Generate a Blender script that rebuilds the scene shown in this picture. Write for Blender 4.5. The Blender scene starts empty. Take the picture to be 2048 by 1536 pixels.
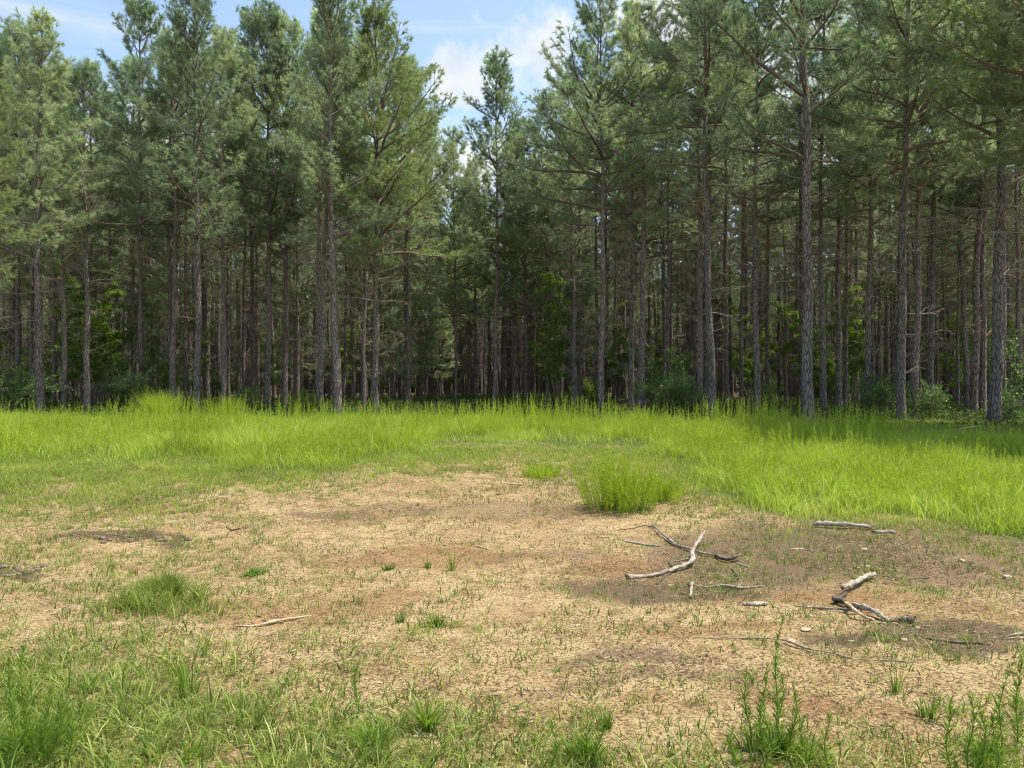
import bpy, math, random
import numpy as np
from mathutils import Vector

# ---------------------------------------------------------------- basics
S = bpy.context.scene
COL = S.collection
R = math.radians
EYE, F = 1.6, 1540.0            # eye height; focal length in pixels of the 2048 px wide photograph
rng = np.random.default_rng(7)

def norm(v):
    return v / np.maximum(np.linalg.norm(v, axis=-1, keepdims=True), 1e-9)

def _h(ix, iy, s):
    a = np.sin(ix * 127.1 + iy * 311.7 + s * 74.7) * 43758.5453
    return a - np.floor(a)

def vnoise(x, y, s=0):
    ix, iy = np.floor(x), np.floor(y)
    fx, fy = x - ix, y - iy
    fx, fy = fx * fx * (3 - 2 * fx), fy * fy * (3 - 2 * fy)
    a = _h(ix, iy, s) * (1 - fx) + _h(ix + 1, iy, s) * fx
    b = _h(ix, iy + 1, s) * (1 - fx) + _h(ix + 1, iy + 1, s) * fx
    return a * (1 - fy) + b * fy

def fbm(x, y, s=0, o=4):
    t, a, w = 0, .5, 0
    for i in range(o):
        t = t + a * vnoise(x, y, s + i * 3.1); w += a
        x, y, a = x * 2.03 + 5.2, y * 2.03 + 1.7, a * .5
    return t / w

def ss(a, b, x):
    t = np.clip((x - a) / (b - a), 0, 1)
    return t * t * (3 - 2 * t)

def gz(x, y):
    """ground height"""
    x = np.asarray(x, float); y = np.asarray(y, float)
    z = .55 * ss(7, 17, y)
    near = 1 - ss(24, 40, y)
    z = z + near * (.06 * (fbm(x * .35, y * .35, 1) - .5) + .035 * (fbm(x * 1.7, y * 1.7, 2) - .5)
                    + .03 * (fbm(x * 6, y * 6, 3, 3) - .5))
    z = z + (1 - near) * .9 * (fbm(x * .05, y * .05, 5) - .5)
    # low ridge of churned mud on the left
    r = np.exp(-((y - 8.05 - .05 * np.sin(x * 3)) / .16) ** 2) * ss(-6.6, -5.2, x) * (1 - ss(-3.35, -3.0, x))
    z = z + r * (.03 + .07 * vnoise(x * 9, y * 9, 8))
    # shallow hollow under the branches on the right
    z = z - .05 * np.exp(-(((x - 2.6) / 1.6) ** 2 + ((y - 6.4) / .8) ** 2))
    return z

def gpt(px, py):
    """point of the ground seen at a photograph pixel"""
    ys = np.linspace(2.6, 40, 3000)
    xs = (px - 1024) / F * ys
    zr = EYE - (py - 768) / F * ys
    g = gz(xs, ys)
    i = int(np.argmax(zr <= g))
    return np.array([xs[i], ys[i], g[i]])

def uv_of(x, y):
    z = gz(x, y)
    return 1024 + F * x / y, 768 + (EYE - z) * F / y

# ---------------------------------------------------------------- mesh helpers
def make_mesh(name, chunks, mats, smooth=True):
    """chunks: list of (verts (n,3), loops (flat), counts, material index)"""
    V, L, C, M = [], [], [], []
    off = 0
    for v, l, c, m in chunks:
        if len(v) == 0: continue
        V.append(v); L.append(l + off); C.append(c); M.append(np.full(len(c), m, np.int32)); off += len(v)
    V = np.concatenate(V).astype(np.float32); L = np.concatenate(L).astype(np.int32)
    C = np.concatenate(C).astype(np.int32); M = np.concatenate(M)
    me = bpy.data.meshes.new(name)
    me.vertices.add(len(V)); me.vertices.foreach_set('co', V.ravel())
    me.loops.add(len(L)); me.loops.foreach_set('vertex_index', L)
    me.polygons.add(len(C))
    me.polygons.foreach_set('loop_start', np.concatenate([[0], np.cumsum(C)[:-1]]).astype(np.int32))
    me.polygons.foreach_set('material_index', M)
    me.polygons.foreach_set('use_smooth', np.full(len(C), smooth))
    for m in mats: me.materials.append(m)
    me.update(calc_edges=True)
    return me

def tubes(P, Rr, k=5, caps=True, mi=0):
    """P (N,n,3) polylines, Rr (N,n) radii"""
    P = np.asarray(P, float); Rr = np.asarray(Rr, float)
    N, n, _ = P.shape
    T = np.gradient(P, axis=1); T = norm(T)
    mean = norm(P[:, -1] - P[:, 0])
    ref = np.where(np.abs(mean[:, 2:3]) > .85, np.array([[1., 0, 0]]), np.array([[0, 0, 1.]]))[:, None, :]
    A = norm(np.cross(T, np.broadcast_to(ref, T.shape)))
    B = np.cross(T, A)
    th = np.arange(k) / k * 2 * np.pi
    ring = A[:, :, None, :] * np.cos(th)[None, None, :, None] + B[:, :, None, :] * np.sin(th)[None, None, :, None]
    V = P[:, :, None, :] + ring * Rr[:, :, None, None]
    V = V.reshape(-1, 3)
    idx = np.arange(N * n * k).reshape(N, n, k)
    a = idx[:, :-1]; b = idx[:, 1:]
    q = np.stack([a, np.roll(a, -1, 2), np.roll(b, -1, 2), b], -1).reshape(-1)
    cnt = np.full(N * (n - 1) * k, 4)
    if caps:
        c1 = idx[:, 0, ::-1].reshape(-1); c2 = idx[:, -1].reshape(-1)
        q = np.concatenate([q, c1, c2]); cnt = np.concatenate([cnt, np.full(2 * N, k)])
    return V, q, cnt, mi

def tris(a, b, c, mi=0):
    V = np.stack([a, b, c], 1).reshape(-1, 3)
    n = len(a)
    return V, np.arange(3 * n), np.full(n, 3), mi

def quads(a, b, c, d, mi=0):
    V = np.stack([a, b, c, d], 1).reshape(-1, 3)
    n = len(a)
    return V, np.arange(4 * n), np.full(n, 4), mi

def blades(base, h, w, lean, az, rg, face=None, mi=0, segs=3):
    """curved tapering grass blades; lean = sideways reach as a share of the height"""
    N = len(base)
    d = np.stack([np.cos(az), np.sin(az), np.zeros(N)], 1)
    fa = rg.uniform(0, np.pi, N) if face is None else face
    s = np.stack([np.cos(fa), np.sin(fa), np.zeros(N)], 1)
    V = []
    for i in range(segs + 1):
        t = i / segs
        p = base + d * (lean * h * t ** 1.8)[:, None] + np.array([0, 0, 1.]) * (h * (t - .25 * np.minimum(lean, 2) * t * t))[:, None]
        if i < segs:
            ww = (w * (1 - .75 * t ** 1.5) * .5)[:, None]
            V += [p - s * ww, p + s * ww]
        else:
            V.append(p)
    m = 2 * segs + 1
    Vv = np.stack(V, 1).reshape(-1, 3)
    off = (np.arange(N) * m)[:, None]
    pat = []
    for i in range(segs - 1): pat += [2 * i, 2 * i + 1, 2 * i + 3, 2 * i + 2]
    pat += [2 * segs - 2, 2 * segs - 1, 2 * segs]
    L = (off + np.array(pat)[None]).reshape(-1)
    C = np.tile(np.array([4] * (segs - 1) + [3]), N)
    return Vv, L, C, mi

def leaves(base, d, ln, w, rg, mi=0):
    """folded diamond leaves: base points, directions, lengths, widths"""
    N = len(base)
    r = norm(rg.normal(size=(N, 3)))
    s = norm(np.cross(d, r))
    up = np.cross(s, d)
    ln = ln[:, None]; w = w[:, None] * .5
    tip = base + d * ln - up * ln * .12
    m = base + d * ln * .45
    a = m + s * w + up * w * .35; b = m - s * w + up * w * .35
    V = np.stack([base, a, tip, b], 1).reshape(-1, 3)
    o = (np.arange(N) * 4)[:, None]
    L = (o + np.array([0, 1, 2, 0, 2, 3])[None]).reshape(-1)
    return V, L, np.full(2 * N, 3), mi

def link(name, me, parent=None, loc=None):
    o = bpy.data.objects.new(name, me); COL.objects.link(o)
    if parent is not None: o.parent = parent
    if loc is not None: o.location = loc
    return o

def tag(o, label=None, cat=None, group=None, kind=None):
    if label: o['label'] = label
    if cat: o['category'] = cat
    if group: o['group'] = group
    if kind: o['kind'] = kind
    return o

def shifted(chunks, org):
    return [(c[0] - org, c[1], c[2], c[3]) for c in chunks]

# ---------------------------------------------------------------- materials
def mat(name):
    m = bpy.data.materials.new(name); m.use_nodes = True
    nt = m.node_tree; nt.nodes.clear()
    out = nt.nodes.new('ShaderNodeOutputMaterial')
    return m, nt, out

def N(nt, t, **kw):
    n = nt.nodes.new(t)
    for k, v in kw.items():
        if hasattr(n, k) and k not in ('Scale',): setattr(n, k, v)
        else: n.inputs[k].default_value = v
    return n

def ramp(nt, fac, stops):
    r = nt.nodes.new('ShaderNodeValToRGB')
    el = r.color_ramp.elements
    while len(el) > 1: el.remove(el[-1])
    el[0].position = stops[0][0]; el[0].color = (*stops[0][1], 1)
    for p, c in stops[1:]:
        e = el.new(p); e.color = (*c, 1)
    nt.links.new(fac, r.inputs[0])
    return r.outputs[0]

def noise(nt, vec, scale, detail=4, rough=.55):
    n = nt.nodes.new('ShaderNodeTexNoise'); n.inputs['Scale'].default_value = scale
    n.inputs['Detail'].default_value = detail; n.inputs['Roughness'].default_value = rough
    if vec is not None: nt.links.new(vec, n.inputs['Vector'])
    return n.outputs['Fac']

def mixc(nt, fac, a, b, mode='MIX'):
    n = nt.nodes.new('ShaderNodeMix'); n.data_type = 'RGBA'; n.blend_type = mode
    for s, v in ((0, fac), (6, a), (7, b)):
        if isinstance(v, (int, float)): n.inputs[s].default_value = v
        elif isinstance(v, tuple): n.inputs[s].default_value = (*v, 1)
        else: nt.links.new(v, n.inputs[s])
    return n.outputs[2]

def mth(nt, op, a, b=None):
    n = nt.nodes.new('ShaderNodeMath'); n.operation = op
    for i, v in enumerate((a, b)):
        if v is None: continue
        if isinstance(v, (int, float)): n.inputs[i].default_value = v
        else: nt.links.new(v, n.inputs[i])
    return n.outputs[0]

def leaf_mat(name, stops, trans=.4, tscale=1.5, island=.6, rough=.5, tgain=(1.25, 1.35, .7), spec=.25, objrand=0.0):
    """leaf colour from a ramp driven by per-leaf randomness and a slow noise through the plant"""
    m, nt, out = mat(name)
    geo = nt.nodes.new('ShaderNodeNewGeometry'); tc = nt.nodes.new('ShaderNodeTexCoord')
    ns = noise(nt, tc.outputs['Object'], tscale, 2)
    ns = mth(nt, 'MULTIPLY', mth(nt, 'SUBTRACT', ns, .5), 2.0)
    f = mth(nt, 'ADD', mth(nt, 'MULTIPLY', geo.outputs['Random Per Island'], island), mth(nt, 'MULTIPLY', ns, 1 - island))
    f = mth(nt, 'ADD', f, (1 - island) * .5)
    if objrand:
        oi = nt.nodes.new('ShaderNodeObjectInfo')
        f = mth(nt, 'ADD', f, mth(nt, 'MULTIPLY', mth(nt, 'SUBTRACT', oi.outputs['Random'], .5), objrand))
    c = ramp(nt, f, stops)
    p = N(nt, 'ShaderNodeBsdfPrincipled', Roughness=rough)
    p.inputs['Specular IOR Level'].default_value = spec
    nt.links.new(c, p.inputs['Base Color'])
    t = nt.nodes.new('ShaderNodeBsdfTranslucent')
    nt.links.new(mixc(nt, 1.0, c, tgain, 'MULTIPLY'), t.inputs['Color'])
    mx = nt.nodes.new('ShaderNodeMixShader'); mx.inputs[0].default_value = trans
    nt.links.new(p.outputs[0], mx.inputs[1]); nt.links.new(t.outputs[0], mx.inputs[2])
    nt.links.new(mx.outputs[0], out.inputs[0])
    return m

def bark_mat(name, dark, mid, light, sc=1.0, moss=0.0):
    m, nt, out = mat(name)
    tc = nt.nodes.new('ShaderNodeTexCoord'); mp = nt.nodes.new('ShaderNodeMapping')
    mp.inputs['Scale'].default_value = (1, 1, .22)
    nt.links.new(tc.outputs['Object'], mp.inputs[0])
    vo = nt.nodes.new('ShaderNodeTexVoronoi'); vo.feature = 'DISTANCE_TO_EDGE'; vo.inputs['Scale'].default_value = 22 * sc
    wr = nt.nodes.new('ShaderNodeMix'); wr.data_type = 'VECTOR'; wr.inputs[0].default_value = .08
    nz = nt.nodes.new('ShaderNodeTexNoise'); nz.inputs['Scale'].default_value = 9 * sc
    nt.links.new(mp.outputs[0], nz.inputs['Vector'])
    nt.links.new(mp.outputs[0], wr.inputs[4]); nt.links.new(nz.outputs['Color'], wr.inputs[5])
    nt.links.new(wr.outputs[1], vo.inputs['Vector'])
    n1 = noise(nt, mp.outputs[0], 30 * sc, 5, .7)
    n2 = noise(nt, tc.outputs['Object'], 1.3, 3)
    plate = mth(nt, 'MULTIPLY', vo.outputs['Distance'], 7)
    f = mth(nt, 'ADD', mth(nt, 'MULTIPLY', plate, .45), mth(nt, 'MULTIPLY', n1, .55))
    c = ramp(nt, f, [(.15, dark), (.5, mid), (.85, light)])
    oi = nt.nodes.new('ShaderNodeObjectInfo')
    br = mth(nt, 'ADD', mth(nt, 'ADD', mth(nt, 'MULTIPLY', oi.outputs['Random'], .35), mth(nt, 'MULTIPLY', n2, .7)), .5)
    hs = nt.nodes.new('ShaderNodeHueSaturation'); nt.links.new(br, hs.inputs['Value']); nt.links.new(mixc(nt, mth(nt, 'MULTIPLY', oi.outputs['Random'], .22), c, mixc(nt, 1.0, c, (1.25, .9, .72), 'MULTIPLY')), hs.inputs['Color'])
    p = N(nt, 'ShaderNodeBsdfPrincipled', Roughness=.9); p.inputs['Specular IOR Level'].default_value = .15
    nt.links.new(hs.outputs[0], p.inputs['Base Color'])
    b = nt.nodes.new('ShaderNodeBump'); b.inputs['Strength'].default_value = .8; b.inputs['Distance'].default_value = .02
    nt.links.new(f, b.inputs['Height']); nt.links.new(b.outputs[0], p.inputs['Normal'])
    nt.links.new(p.outputs[0], out.inputs[0])
    return m

M = {}
M['bark'] = bark_mat('pine bark', (.035, .026, .022), (.135, .112, .098), (.27, .235, .21))
M['twig'] = bark_mat('dead twig', (.10, .082, .062), (.225, .185, .14), (.38, .33, .26), 2)
M['limb'] = bark_mat('live limb bark', (.07, .052, .04), (.17, .135, .105), (.27, .22, .18), 1.5)
PN = [(.0, (.08, .12, .078)), (.3, (.20, .26, .155)), (.6, (.36, .42, .24)), (1, (.58, .61, .37))]
M['needle'] = leaf_mat('pine needles', PN, .48, .9, .45, .45, (1.1, 1.25, .9), .35, .5)
M['needle_light'] = leaf_mat('light pine needles', [(.0, (.11, .155, .075)), (.5, (.23, .29, .12)), (1, (.42, .46, .22))], .5, .9, .5, .45, (1.15, 1.25, .8), .35, .2)
M['short_fresh'] = leaf_mat('fresh short grass', [(0, (.06, .11, .02)), (.5, (.14, .225, .035)), (.85, (.27, .36, .07)), (1, (.45, .44, .18))], .4, .8, .75, .45, (1.2, 1.3, .6), .3)
M['carpet'] = leaf_mat('yellowing short grass', [(0, (.08, .12, .02)), (.35, (.20, .27, .045)), (.75, (.38, .43, .09)), (1, (.56, .50, .24))], .45, 1.2, .6, .5, (1.2, 1.3, .6), .2)
M['far'] = leaf_mat('far woods leaves', [(0, (.04, .055, .025)), (.5, (.09, .115, .05)), (1, (.22, .25, .11))], .5, .08, .6, .6)
M['shrub'] = leaf_mat('broad leaves', [(0, (.05, .10, .035)), (.5, (.11, .19, .055)), (1, (.24, .34, .10))], .42, 2, .7, .4, spec=.45, objrand=.3)
M['sapling'] = leaf_mat('light broad leaves', [(0, (.08, .14, .03)), (.5, (.18, .27, .06)), (1, (.32, .40, .11))], .55, 2, .7, .45)
GR = [(0, (.09, .14, .02)), (.25, (.23, .32, .035)), (.6, (.41, .48, .085)), (.9, (.50, .56, .15)), (1, (.66, .62, .34))]
M['grass'] = leaf_mat('tall meadow grass', GR, .45, .8, .5, .45, (1.2, 1.3, .6), .3)
M['weed'] = leaf_mat('feathery weed', [(0, (.14, .20, .02)), (.5, (.32, .42, .04)), (1, (.52, .58, .10))], .48, .7, .6, .5, (1.2, 1.3, .6))
M['short'] = leaf_mat('short grass', [(0, (.06, .09, .02)), (.35, (.14, .195, .035)), (.7, (.27, .33, .07)), (.92, (.42, .43, .15)), (1, (.52, .45, .25))], .38, .8, .75, .45, (1.2, 1.3, .6), .3)
M['dark_grass'] = leaf_mat('dark patch grass', [(0, (.05, .085, .025)), (.5, (.11, .165, .04)), (1, (.25, .31, .10))], .35, 2, .7, .4, spec=.4)
M['front_weed'] = leaf_mat('young weed leaves', [(0, (.08, .14, .02)), (.5, (.18, .275, .04)), (1, (.36, .45, .11))], .45, 2, .6, .45, (1.2, 1.3, .6))
M['dry'] = leaf_mat('dry litter', [(0, (.05, .035, .022)), (.45, (.13, .09, .055)), (.7, (.30, .22, .13)), (.93, (.50, .39, .24)), (1, (.62, .52, .37))], .15, .6, .8, .8, (1, 1, 1), .1)
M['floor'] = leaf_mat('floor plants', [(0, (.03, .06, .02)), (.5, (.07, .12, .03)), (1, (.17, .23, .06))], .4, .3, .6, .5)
def wood_mat(name, a, b, c3):
    m, nt, out = mat(name)
    tc = nt.nodes.new('ShaderNodeTexCoord')
    n1 = noise(nt, tc.outputs['Object'], 14, 4, .6); n2 = noise(nt, tc.outputs['Object'], 90, 4, .7)
    f = mth(nt, 'ADD', mth(nt, 'MULTIPLY', n1, .6), mth(nt, 'MULTIPLY', n2, .4))
    p = N(nt, 'ShaderNodeBsdfPrincipled', Roughness=.85); p.inputs['Specular IOR Level'].default_value = .2
    nt.links.new(ramp(nt, f, [(.36, a), (.5, b), (.64, c3)]), p.inputs['Base Color'])
    bb = nt.nodes.new('ShaderNodeBump'); bb.inputs['Distance'].default_value = .012
    nt.links.new(f, bb.inputs['Height']); nt.links.new(bb.outputs[0], p.inputs['Normal'])
    nt.links.new(p.outputs[0], out.inputs[0]); return m
M['wood_pale'] = wood_mat('weathered pale wood', (.13, .105, .08), (.30, .26, .21), (.46, .415, .345))
M['wood_grey'] = wood_mat('grey wood', (.09, .075, .06), (.24, .20, .16), (.42, .36, .30))
M['wood_dark'] = wood_mat('dark damp wood', (.035, .026, .019), (.09, .07, .052), (.19, .15, .115))
M['wood_tan'] = wood_mat('tan wood', (.22, .15, .09), (.45, .33, .20), (.60, .48, .33))

def ground_mat():
    m, nt, out = mat('clearing ground')
    tc = nt.nodes.new('ShaderNodeTexCoord'); V = tc.outputs['Object']
    at = lambda n: (lambda a: (setattr(a, 'attribute_name', n), a.outputs['Fac'])[1])(nt.nodes.new('ShaderNodeAttribute'))
    litter, orange, green, forest = at('litter'), at('orange'), at('green'), at('forest')
    big = noise(nt, V, .9, 5, .6); mid = noise(nt, V, 5, 5, .65); fine = noise(nt, V, 45, 4, .7); vf = noise(nt, V, 150, 3, .7)
    sand = ramp(nt, mth(nt, 'ADD', mth(nt, 'MULTIPLY', mid, .6), mth(nt, 'MULTIPLY', fine, .4)),
                [(.34, (.17, .115, .06)), (.43, (.37, .26, .125)), (.53, (.55, .41, .21)), (.70, (.64, .515, .30))])
    clay = ramp(nt, mth(nt, 'ADD', mth(nt, 'MULTIPLY', mid, .5), mth(nt, 'MULTIPLY', fine, .5)),
                [(.3, (.17, .095, .045)), (.52, (.37, .22, .10)), (.75, (.48, .32, .16))])
    mud = ramp(nt, mth(nt, 'ADD', mth(nt, 'MULTIPLY', mid, .4), mth(nt, 'MULTIPLY', fine, .6)),
               [(.3, (.055, .038, .028)), (.5, (.14, .098, .065)), (.7, (.34, .25, .16))])
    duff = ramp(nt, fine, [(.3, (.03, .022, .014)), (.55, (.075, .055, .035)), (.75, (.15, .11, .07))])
    k = lambda f, a, b: (lambda r: (setattr(r, 'interpolation_type', 'SMOOTHSTEP'), setattr(r, 'clamp', True), nt.links.new(f, r.inputs[0]),
                         r.inputs[1].__setattr__('default_value', a), r.inputs[2].__setattr__('default_value', b), r.outputs[0])[-1])(nt.nodes.new('ShaderNodeMapRange'))
    of = k(mth(nt, 'ADD', mth(nt, 'MULTIPLY', orange, .35), mth(nt, 'MULTIPLY', big, 1.2)), .48, 1.05)
    c = mixc(nt, of, sand, clay)
    lf = k(mth(nt, 'ADD', mth(nt, 'ADD', mth(nt, 'MULTIPLY', litter, .50), mth(nt, 'MULTIPLY', mid, .75)), mth(nt, 'MULTIPLY', fine, .55)), .76, 1.08)
    c = mixc(nt, lf, c, mud)
    # dark specks everywhere: chaff and grit, then painted shade of pebbles and holes
    vo = nt.nodes.new('ShaderNodeTexVoronoi'); vo.inputs['Scale'].default_value = 60; nt.links.new(V, vo.inputs['Vector'])
    sp = k(vo.outputs['Distance'], .50, .75)
    c = mixc(nt, mth(nt, 'MULTIPLY', sp, .75), c, (.12, .075, .038))
    n25 = noise(nt, V, 26, 5, .75)
    c = mixc(nt, mth(nt, 'MULTIPLY', k(n25, .54, .64), .75), c, (.15, .10, .062))  # noise blotches darken the colour like small shadows between pebbles
    vp = k(vf, .58, .7)
    c = mixc(nt, mth(nt, 'MULTIPLY', vp, .5), c, (.62, .49, .33))
    gs = ramp(nt, fine, [(.35, (.045, .07, .02)), (.6, (.12, .15, .045)), (.8, (.30, .25, .13))])
    c = mixc(nt, green, c, gs)
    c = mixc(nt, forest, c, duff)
    p = N(nt, 'ShaderNodeBsdfPrincipled', Roughness=.95); p.inputs['Specular IOR Level'].default_value = .1
    nt.links.new(c, p.inputs['Base Color'])
    h = mth(nt, 'ADD', mth(nt, 'ADD', mth(nt, 'MULTIPLY', fine, .5), mth(nt, 'MULTIPLY', vf, .25)), mth(nt, 'MULTIPLY', mid, .6))
    b = nt.nodes.new('ShaderNodeBump'); b.inputs['Strength'].default_value = 1.0; b.inputs['Distance'].default_value = .06
    nt.links.new(h, b.inputs['Height']); nt.links.new(b.outputs[0], p.inputs['Normal'])
    nt.links.new(p.outputs[0], out.inputs[0])
    return m
M['ground'] = ground_mat()

def stone_mat(name, a, b):
    m, nt, out = mat(name)
    tc = nt.nodes.new('ShaderNodeTexCoord')
    f = noise(nt, tc.outputs['Object'], 30, 5, .7)
    p = N(nt, 'ShaderNodeBsdfPrincipled', Roughness=.9)
    nt.links.new(ramp(nt, f, [(.35, a), (.65, b)]), p.inputs['Base Color'])
    bb = nt.nodes.new('ShaderNodeBump'); bb.inputs['Distance'].default_value = .01
    nt.links.new(f, bb.inputs['Height']); nt.links.new(bb.outputs[0], p.inputs['Normal'])
    nt.links.new(p.outputs[0], out.inputs[0]); return m
M['stone'] = stone_mat('pale stone', (.27, .20, .13), (.47, .37, .25))
M['clod'] = stone_mat('dirt clod', (.08, .055, .035), (.24, .17, .11))

# ---------------------------------------------------------------- layout maps (photograph plane -> ground)
COLS = np.array([0, 256, 512, 768, 1024, 1280, 1536, 1792, 2048.])
ROWS = np.array([880, 930, 965, 1000, 1050, 1100, 1150, 1200, 1250, 1300, 1400, 1470, 1536.])
DEN = np.array([
    [1, .9, .9, .9, .8, .8, 1, 1, 1],
    [.9, .9, .9, .75, .6, .7, .9, 1, 1],
    [.8, .8, .7, .4, .2, .6, .9, .9, 1],
    [.6, .6, .35, .10, .06, .4, .7, .8, .9],
    [.4, .38, .22, .06, .04, .10, .25, .5, .75],
    [.5, .48, .30, .14, .09, .12, .28, .38, .48],
    [.4, .55, .40, .15, .12, .12, .25, .36, .38],
    [.22, .45, .32, .15, .18, .18, .12, .15, .18],
    [.22, .25, .18, .22, .17, .13, .15, .15, .15],
    [.55, .45, .33, .28, .17, .12, .2, .22, .22],
    [.75, .65, .55, .42, .25, .2, .22, .22, .3],
    [.9, .85, .75, .62, .42, .35, .3, .25, .4],
    [1, .9, .85, .75, .6, .5, .5, .4, .5]])
def bil(u, v, T=DEN):
    cu = np.clip(np.interp(u, COLS, np.arange(len(COLS))), 0, len(COLS) - 1.001)
    cv = np.clip(np.interp(v, ROWS, np.arange(len(ROWS))), 0, len(ROWS) - 1.001)
    i, j = cv.astype(int), cu.astype(int); fy, fx = cv - i, cu - j
    return (T[i, j] * (1 - fx) + T[i, j + 1] * fx) * (1 - fy) + (T[i + 1, j] * (1 - fx) + T[i + 1, j + 1] * fx) * fy

TLU = np.array([-300, 0, 200, 400, 600, 700, 800, 900, 1000, 1100, 1200, 1300, 1370, 1440, 1500, 1600, 1700, 1800, 1900, 2048, 2400.])
TLV = np.array([930, 930, 925, 925, 950, 945, 912, 892, 888, 888, 890, 905, 945, 990, 1025, 1045, 1045, 1050, 1068, 1080, 1100.])
def tall_edge(u): return np.interp(u, TLU, TLV)
def far_edge(u): return np.interp(u, [0, 1300, 1450, 1650, 1850, 2048, 2400], [21, 20, 18, 16.6, 15.0, 13.7, 12.5])

def ell(u, v, cx, cy, rx, ry, soft=.4):
    d = ((u - cx) / rx) ** 2 + ((v - cy) / ry) ** 2
    return 1 - ss(1 - soft, 1 + soft, d)

def tallmask(u, v, y, x):
    jag = 620 / y * (fbm(x * .9, y * .9, 21, 5) - .5) * 2
    return ss(-22, 30, tall_edge(u) + jag - v) * (y < far_edge(u))

# ---------------------------------------------------------------- ground sheet
def graded(lo, hi, n0, far_lo, far_hi, g=1.16):
    step = (hi - lo) / n0
    a = list(np.linspace(lo, hi, n0 + 1))
    s, v = step, hi
    while v < far_hi: s *= g; v += s; a.append(v)
    s, v, pre = step, lo, []
    while v > far_lo: s *= g; v -= s; pre.append(v)
    return np.array(pre[::-1] + a)
gx = graded(-11, 11, 400, -420, 420); gy = graded(2.2, 19, 320, -60, 600)
X, Y = np.meshgrid(gx, gy)
Z = gz(X, Y)
nx, ny = len(gx), len(gy)
idx = np.arange(nx * ny).reshape(ny, nx)
q = np.stack([idx[:-1, :-1], idx[:-1, 1:], idx[1:, 1:], idx[1:, :-1]], -1).reshape(-1)
me = make_mesh('ground', [(np.stack([X, Y, Z], -1).reshape(-1, 3), q, np.full((nx - 1) * (ny - 1), 4), 0)], [M['ground']])
ys = np.maximum(Y, 2.0); U0, V0 = uv_of(X, ys)
_s = F / np.maximum(ys, 2.5)
wx = (fbm(X * 1.3, Y * 1.3, 91, 5) - .5) * 1.3; wy = (fbm(X * 1.3, Y * 1.3, 97, 5) - .5) * 1.3
U = U0 + wx * _s; Vv = V0 + wy * _s * np.clip((V0 - 768) / F, .02, 1)
litter = np.maximum.reduce([
    ell(U, Vv, 1780, 1110, 460, 75, .8) * .62, ell(U, Vv, 1560, 1110, 260, 75, .8) * .72, ell(U, Vv, 1250, 1330, 220, 26, .7) * .6,
    ell(U, Vv, 960, 1022, 260, 16, .6) * .5, ell(U, Vv, 690, 1030, 110, 10, .6) * .6, ell(U, Vv, 250, 1078, 190, 12, .6) * .95,
    ell(U, Vv, 30, 1150, 110, 12, .6) * .8, ell(U, Vv, 1100, 1118, 150, 16, .8) * .5, ell(U, Vv, 1380, 1180, 200, 30, .6) * .8,
    ell(U, Vv, 1900, 1290, 240, 22, .6) * .8, ell(U, Vv, 1330, 1390, 240, 20, .6) * .5, ell(U, Vv, 850, 1330, 120, 20, .6) * .3, np.full_like(U, .12)])
orange = np.maximum.reduce([ell(U, Vv, 1260, 1138, 130, 16, .6), ell(U, Vv, 650, 1225, 190, 30, .6) * .9, ell(U, Vv, 1640, 1195, 190, 18, .6) * .9,
    ell(U, Vv, 1850, 1215, 200, 22, .6) * .8, ell(U, Vv, 870, 1120, 200, 20, .6) * .8, ell(U, Vv, 1700, 1400, 240, 26, .6) * .7,
    ell(U, Vv, 1450, 1270, 200, 16, .6) * .6, ell(U, Vv, 1200, 1440, 240, 24, .6) * .5])
U, Vv = U0, V0
dn = bil(U, Vv)
green = np.clip(tallmask(U, Vv, Y, X) * .9 + .55 * ss(.45, 1, dn) * (Y > 9), 0, 1)
green = np.where(Y > 30, .35, green)
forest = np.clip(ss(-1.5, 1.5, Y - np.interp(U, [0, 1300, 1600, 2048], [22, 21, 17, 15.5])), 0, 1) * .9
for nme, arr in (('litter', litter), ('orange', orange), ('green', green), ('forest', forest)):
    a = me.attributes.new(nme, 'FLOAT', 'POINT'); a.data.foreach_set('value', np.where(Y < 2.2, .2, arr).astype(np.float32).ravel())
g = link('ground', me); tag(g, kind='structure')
g['label'] = 'sandy tan clearing floor with patches of clay and dark litter'

# ---------------------------------------------------------------- grass
def cand(n, y0, y1, margin=1.2):
    """random ground points, even per square metre, inside the widened view"""
    y = rng.uniform(y0, y1, n * 2); x = rng.uniform(-1, 1, n * 2) * (.72 * y1 + margin)
    k = np.abs(x) < .70 * y + margin
    x, y = x[k], y[k]
    return x, y
def pts(x, y, dz=0): return np.stack([x, y, gz(x, y) + dz], 1)
def area(y0, y1, margin=1.2): return (.70 * (y1 ** 2 - y0 ** 2)) + 2 * margin * (y1 - y0)
def scatter(dens, y0, y1, margin=1.2):
    full = 2 * (.72 * y1 + margin) * (y1 - y0)
    return cand(int(dens * full / 2), y0, y1, margin)

# tall meadow grass
x, y = scatter(1150, 8, 21)
u, v = uv_of(x, y)
tm = tallmask(u, v, y, x)
thin = .14 + .86 * ss(.36, .56, fbm(x * 1.1, y * 1.1, 31))
k = rng.random(len(x)) < tm * thin * np.where(y > 15, .75, 1)
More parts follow.
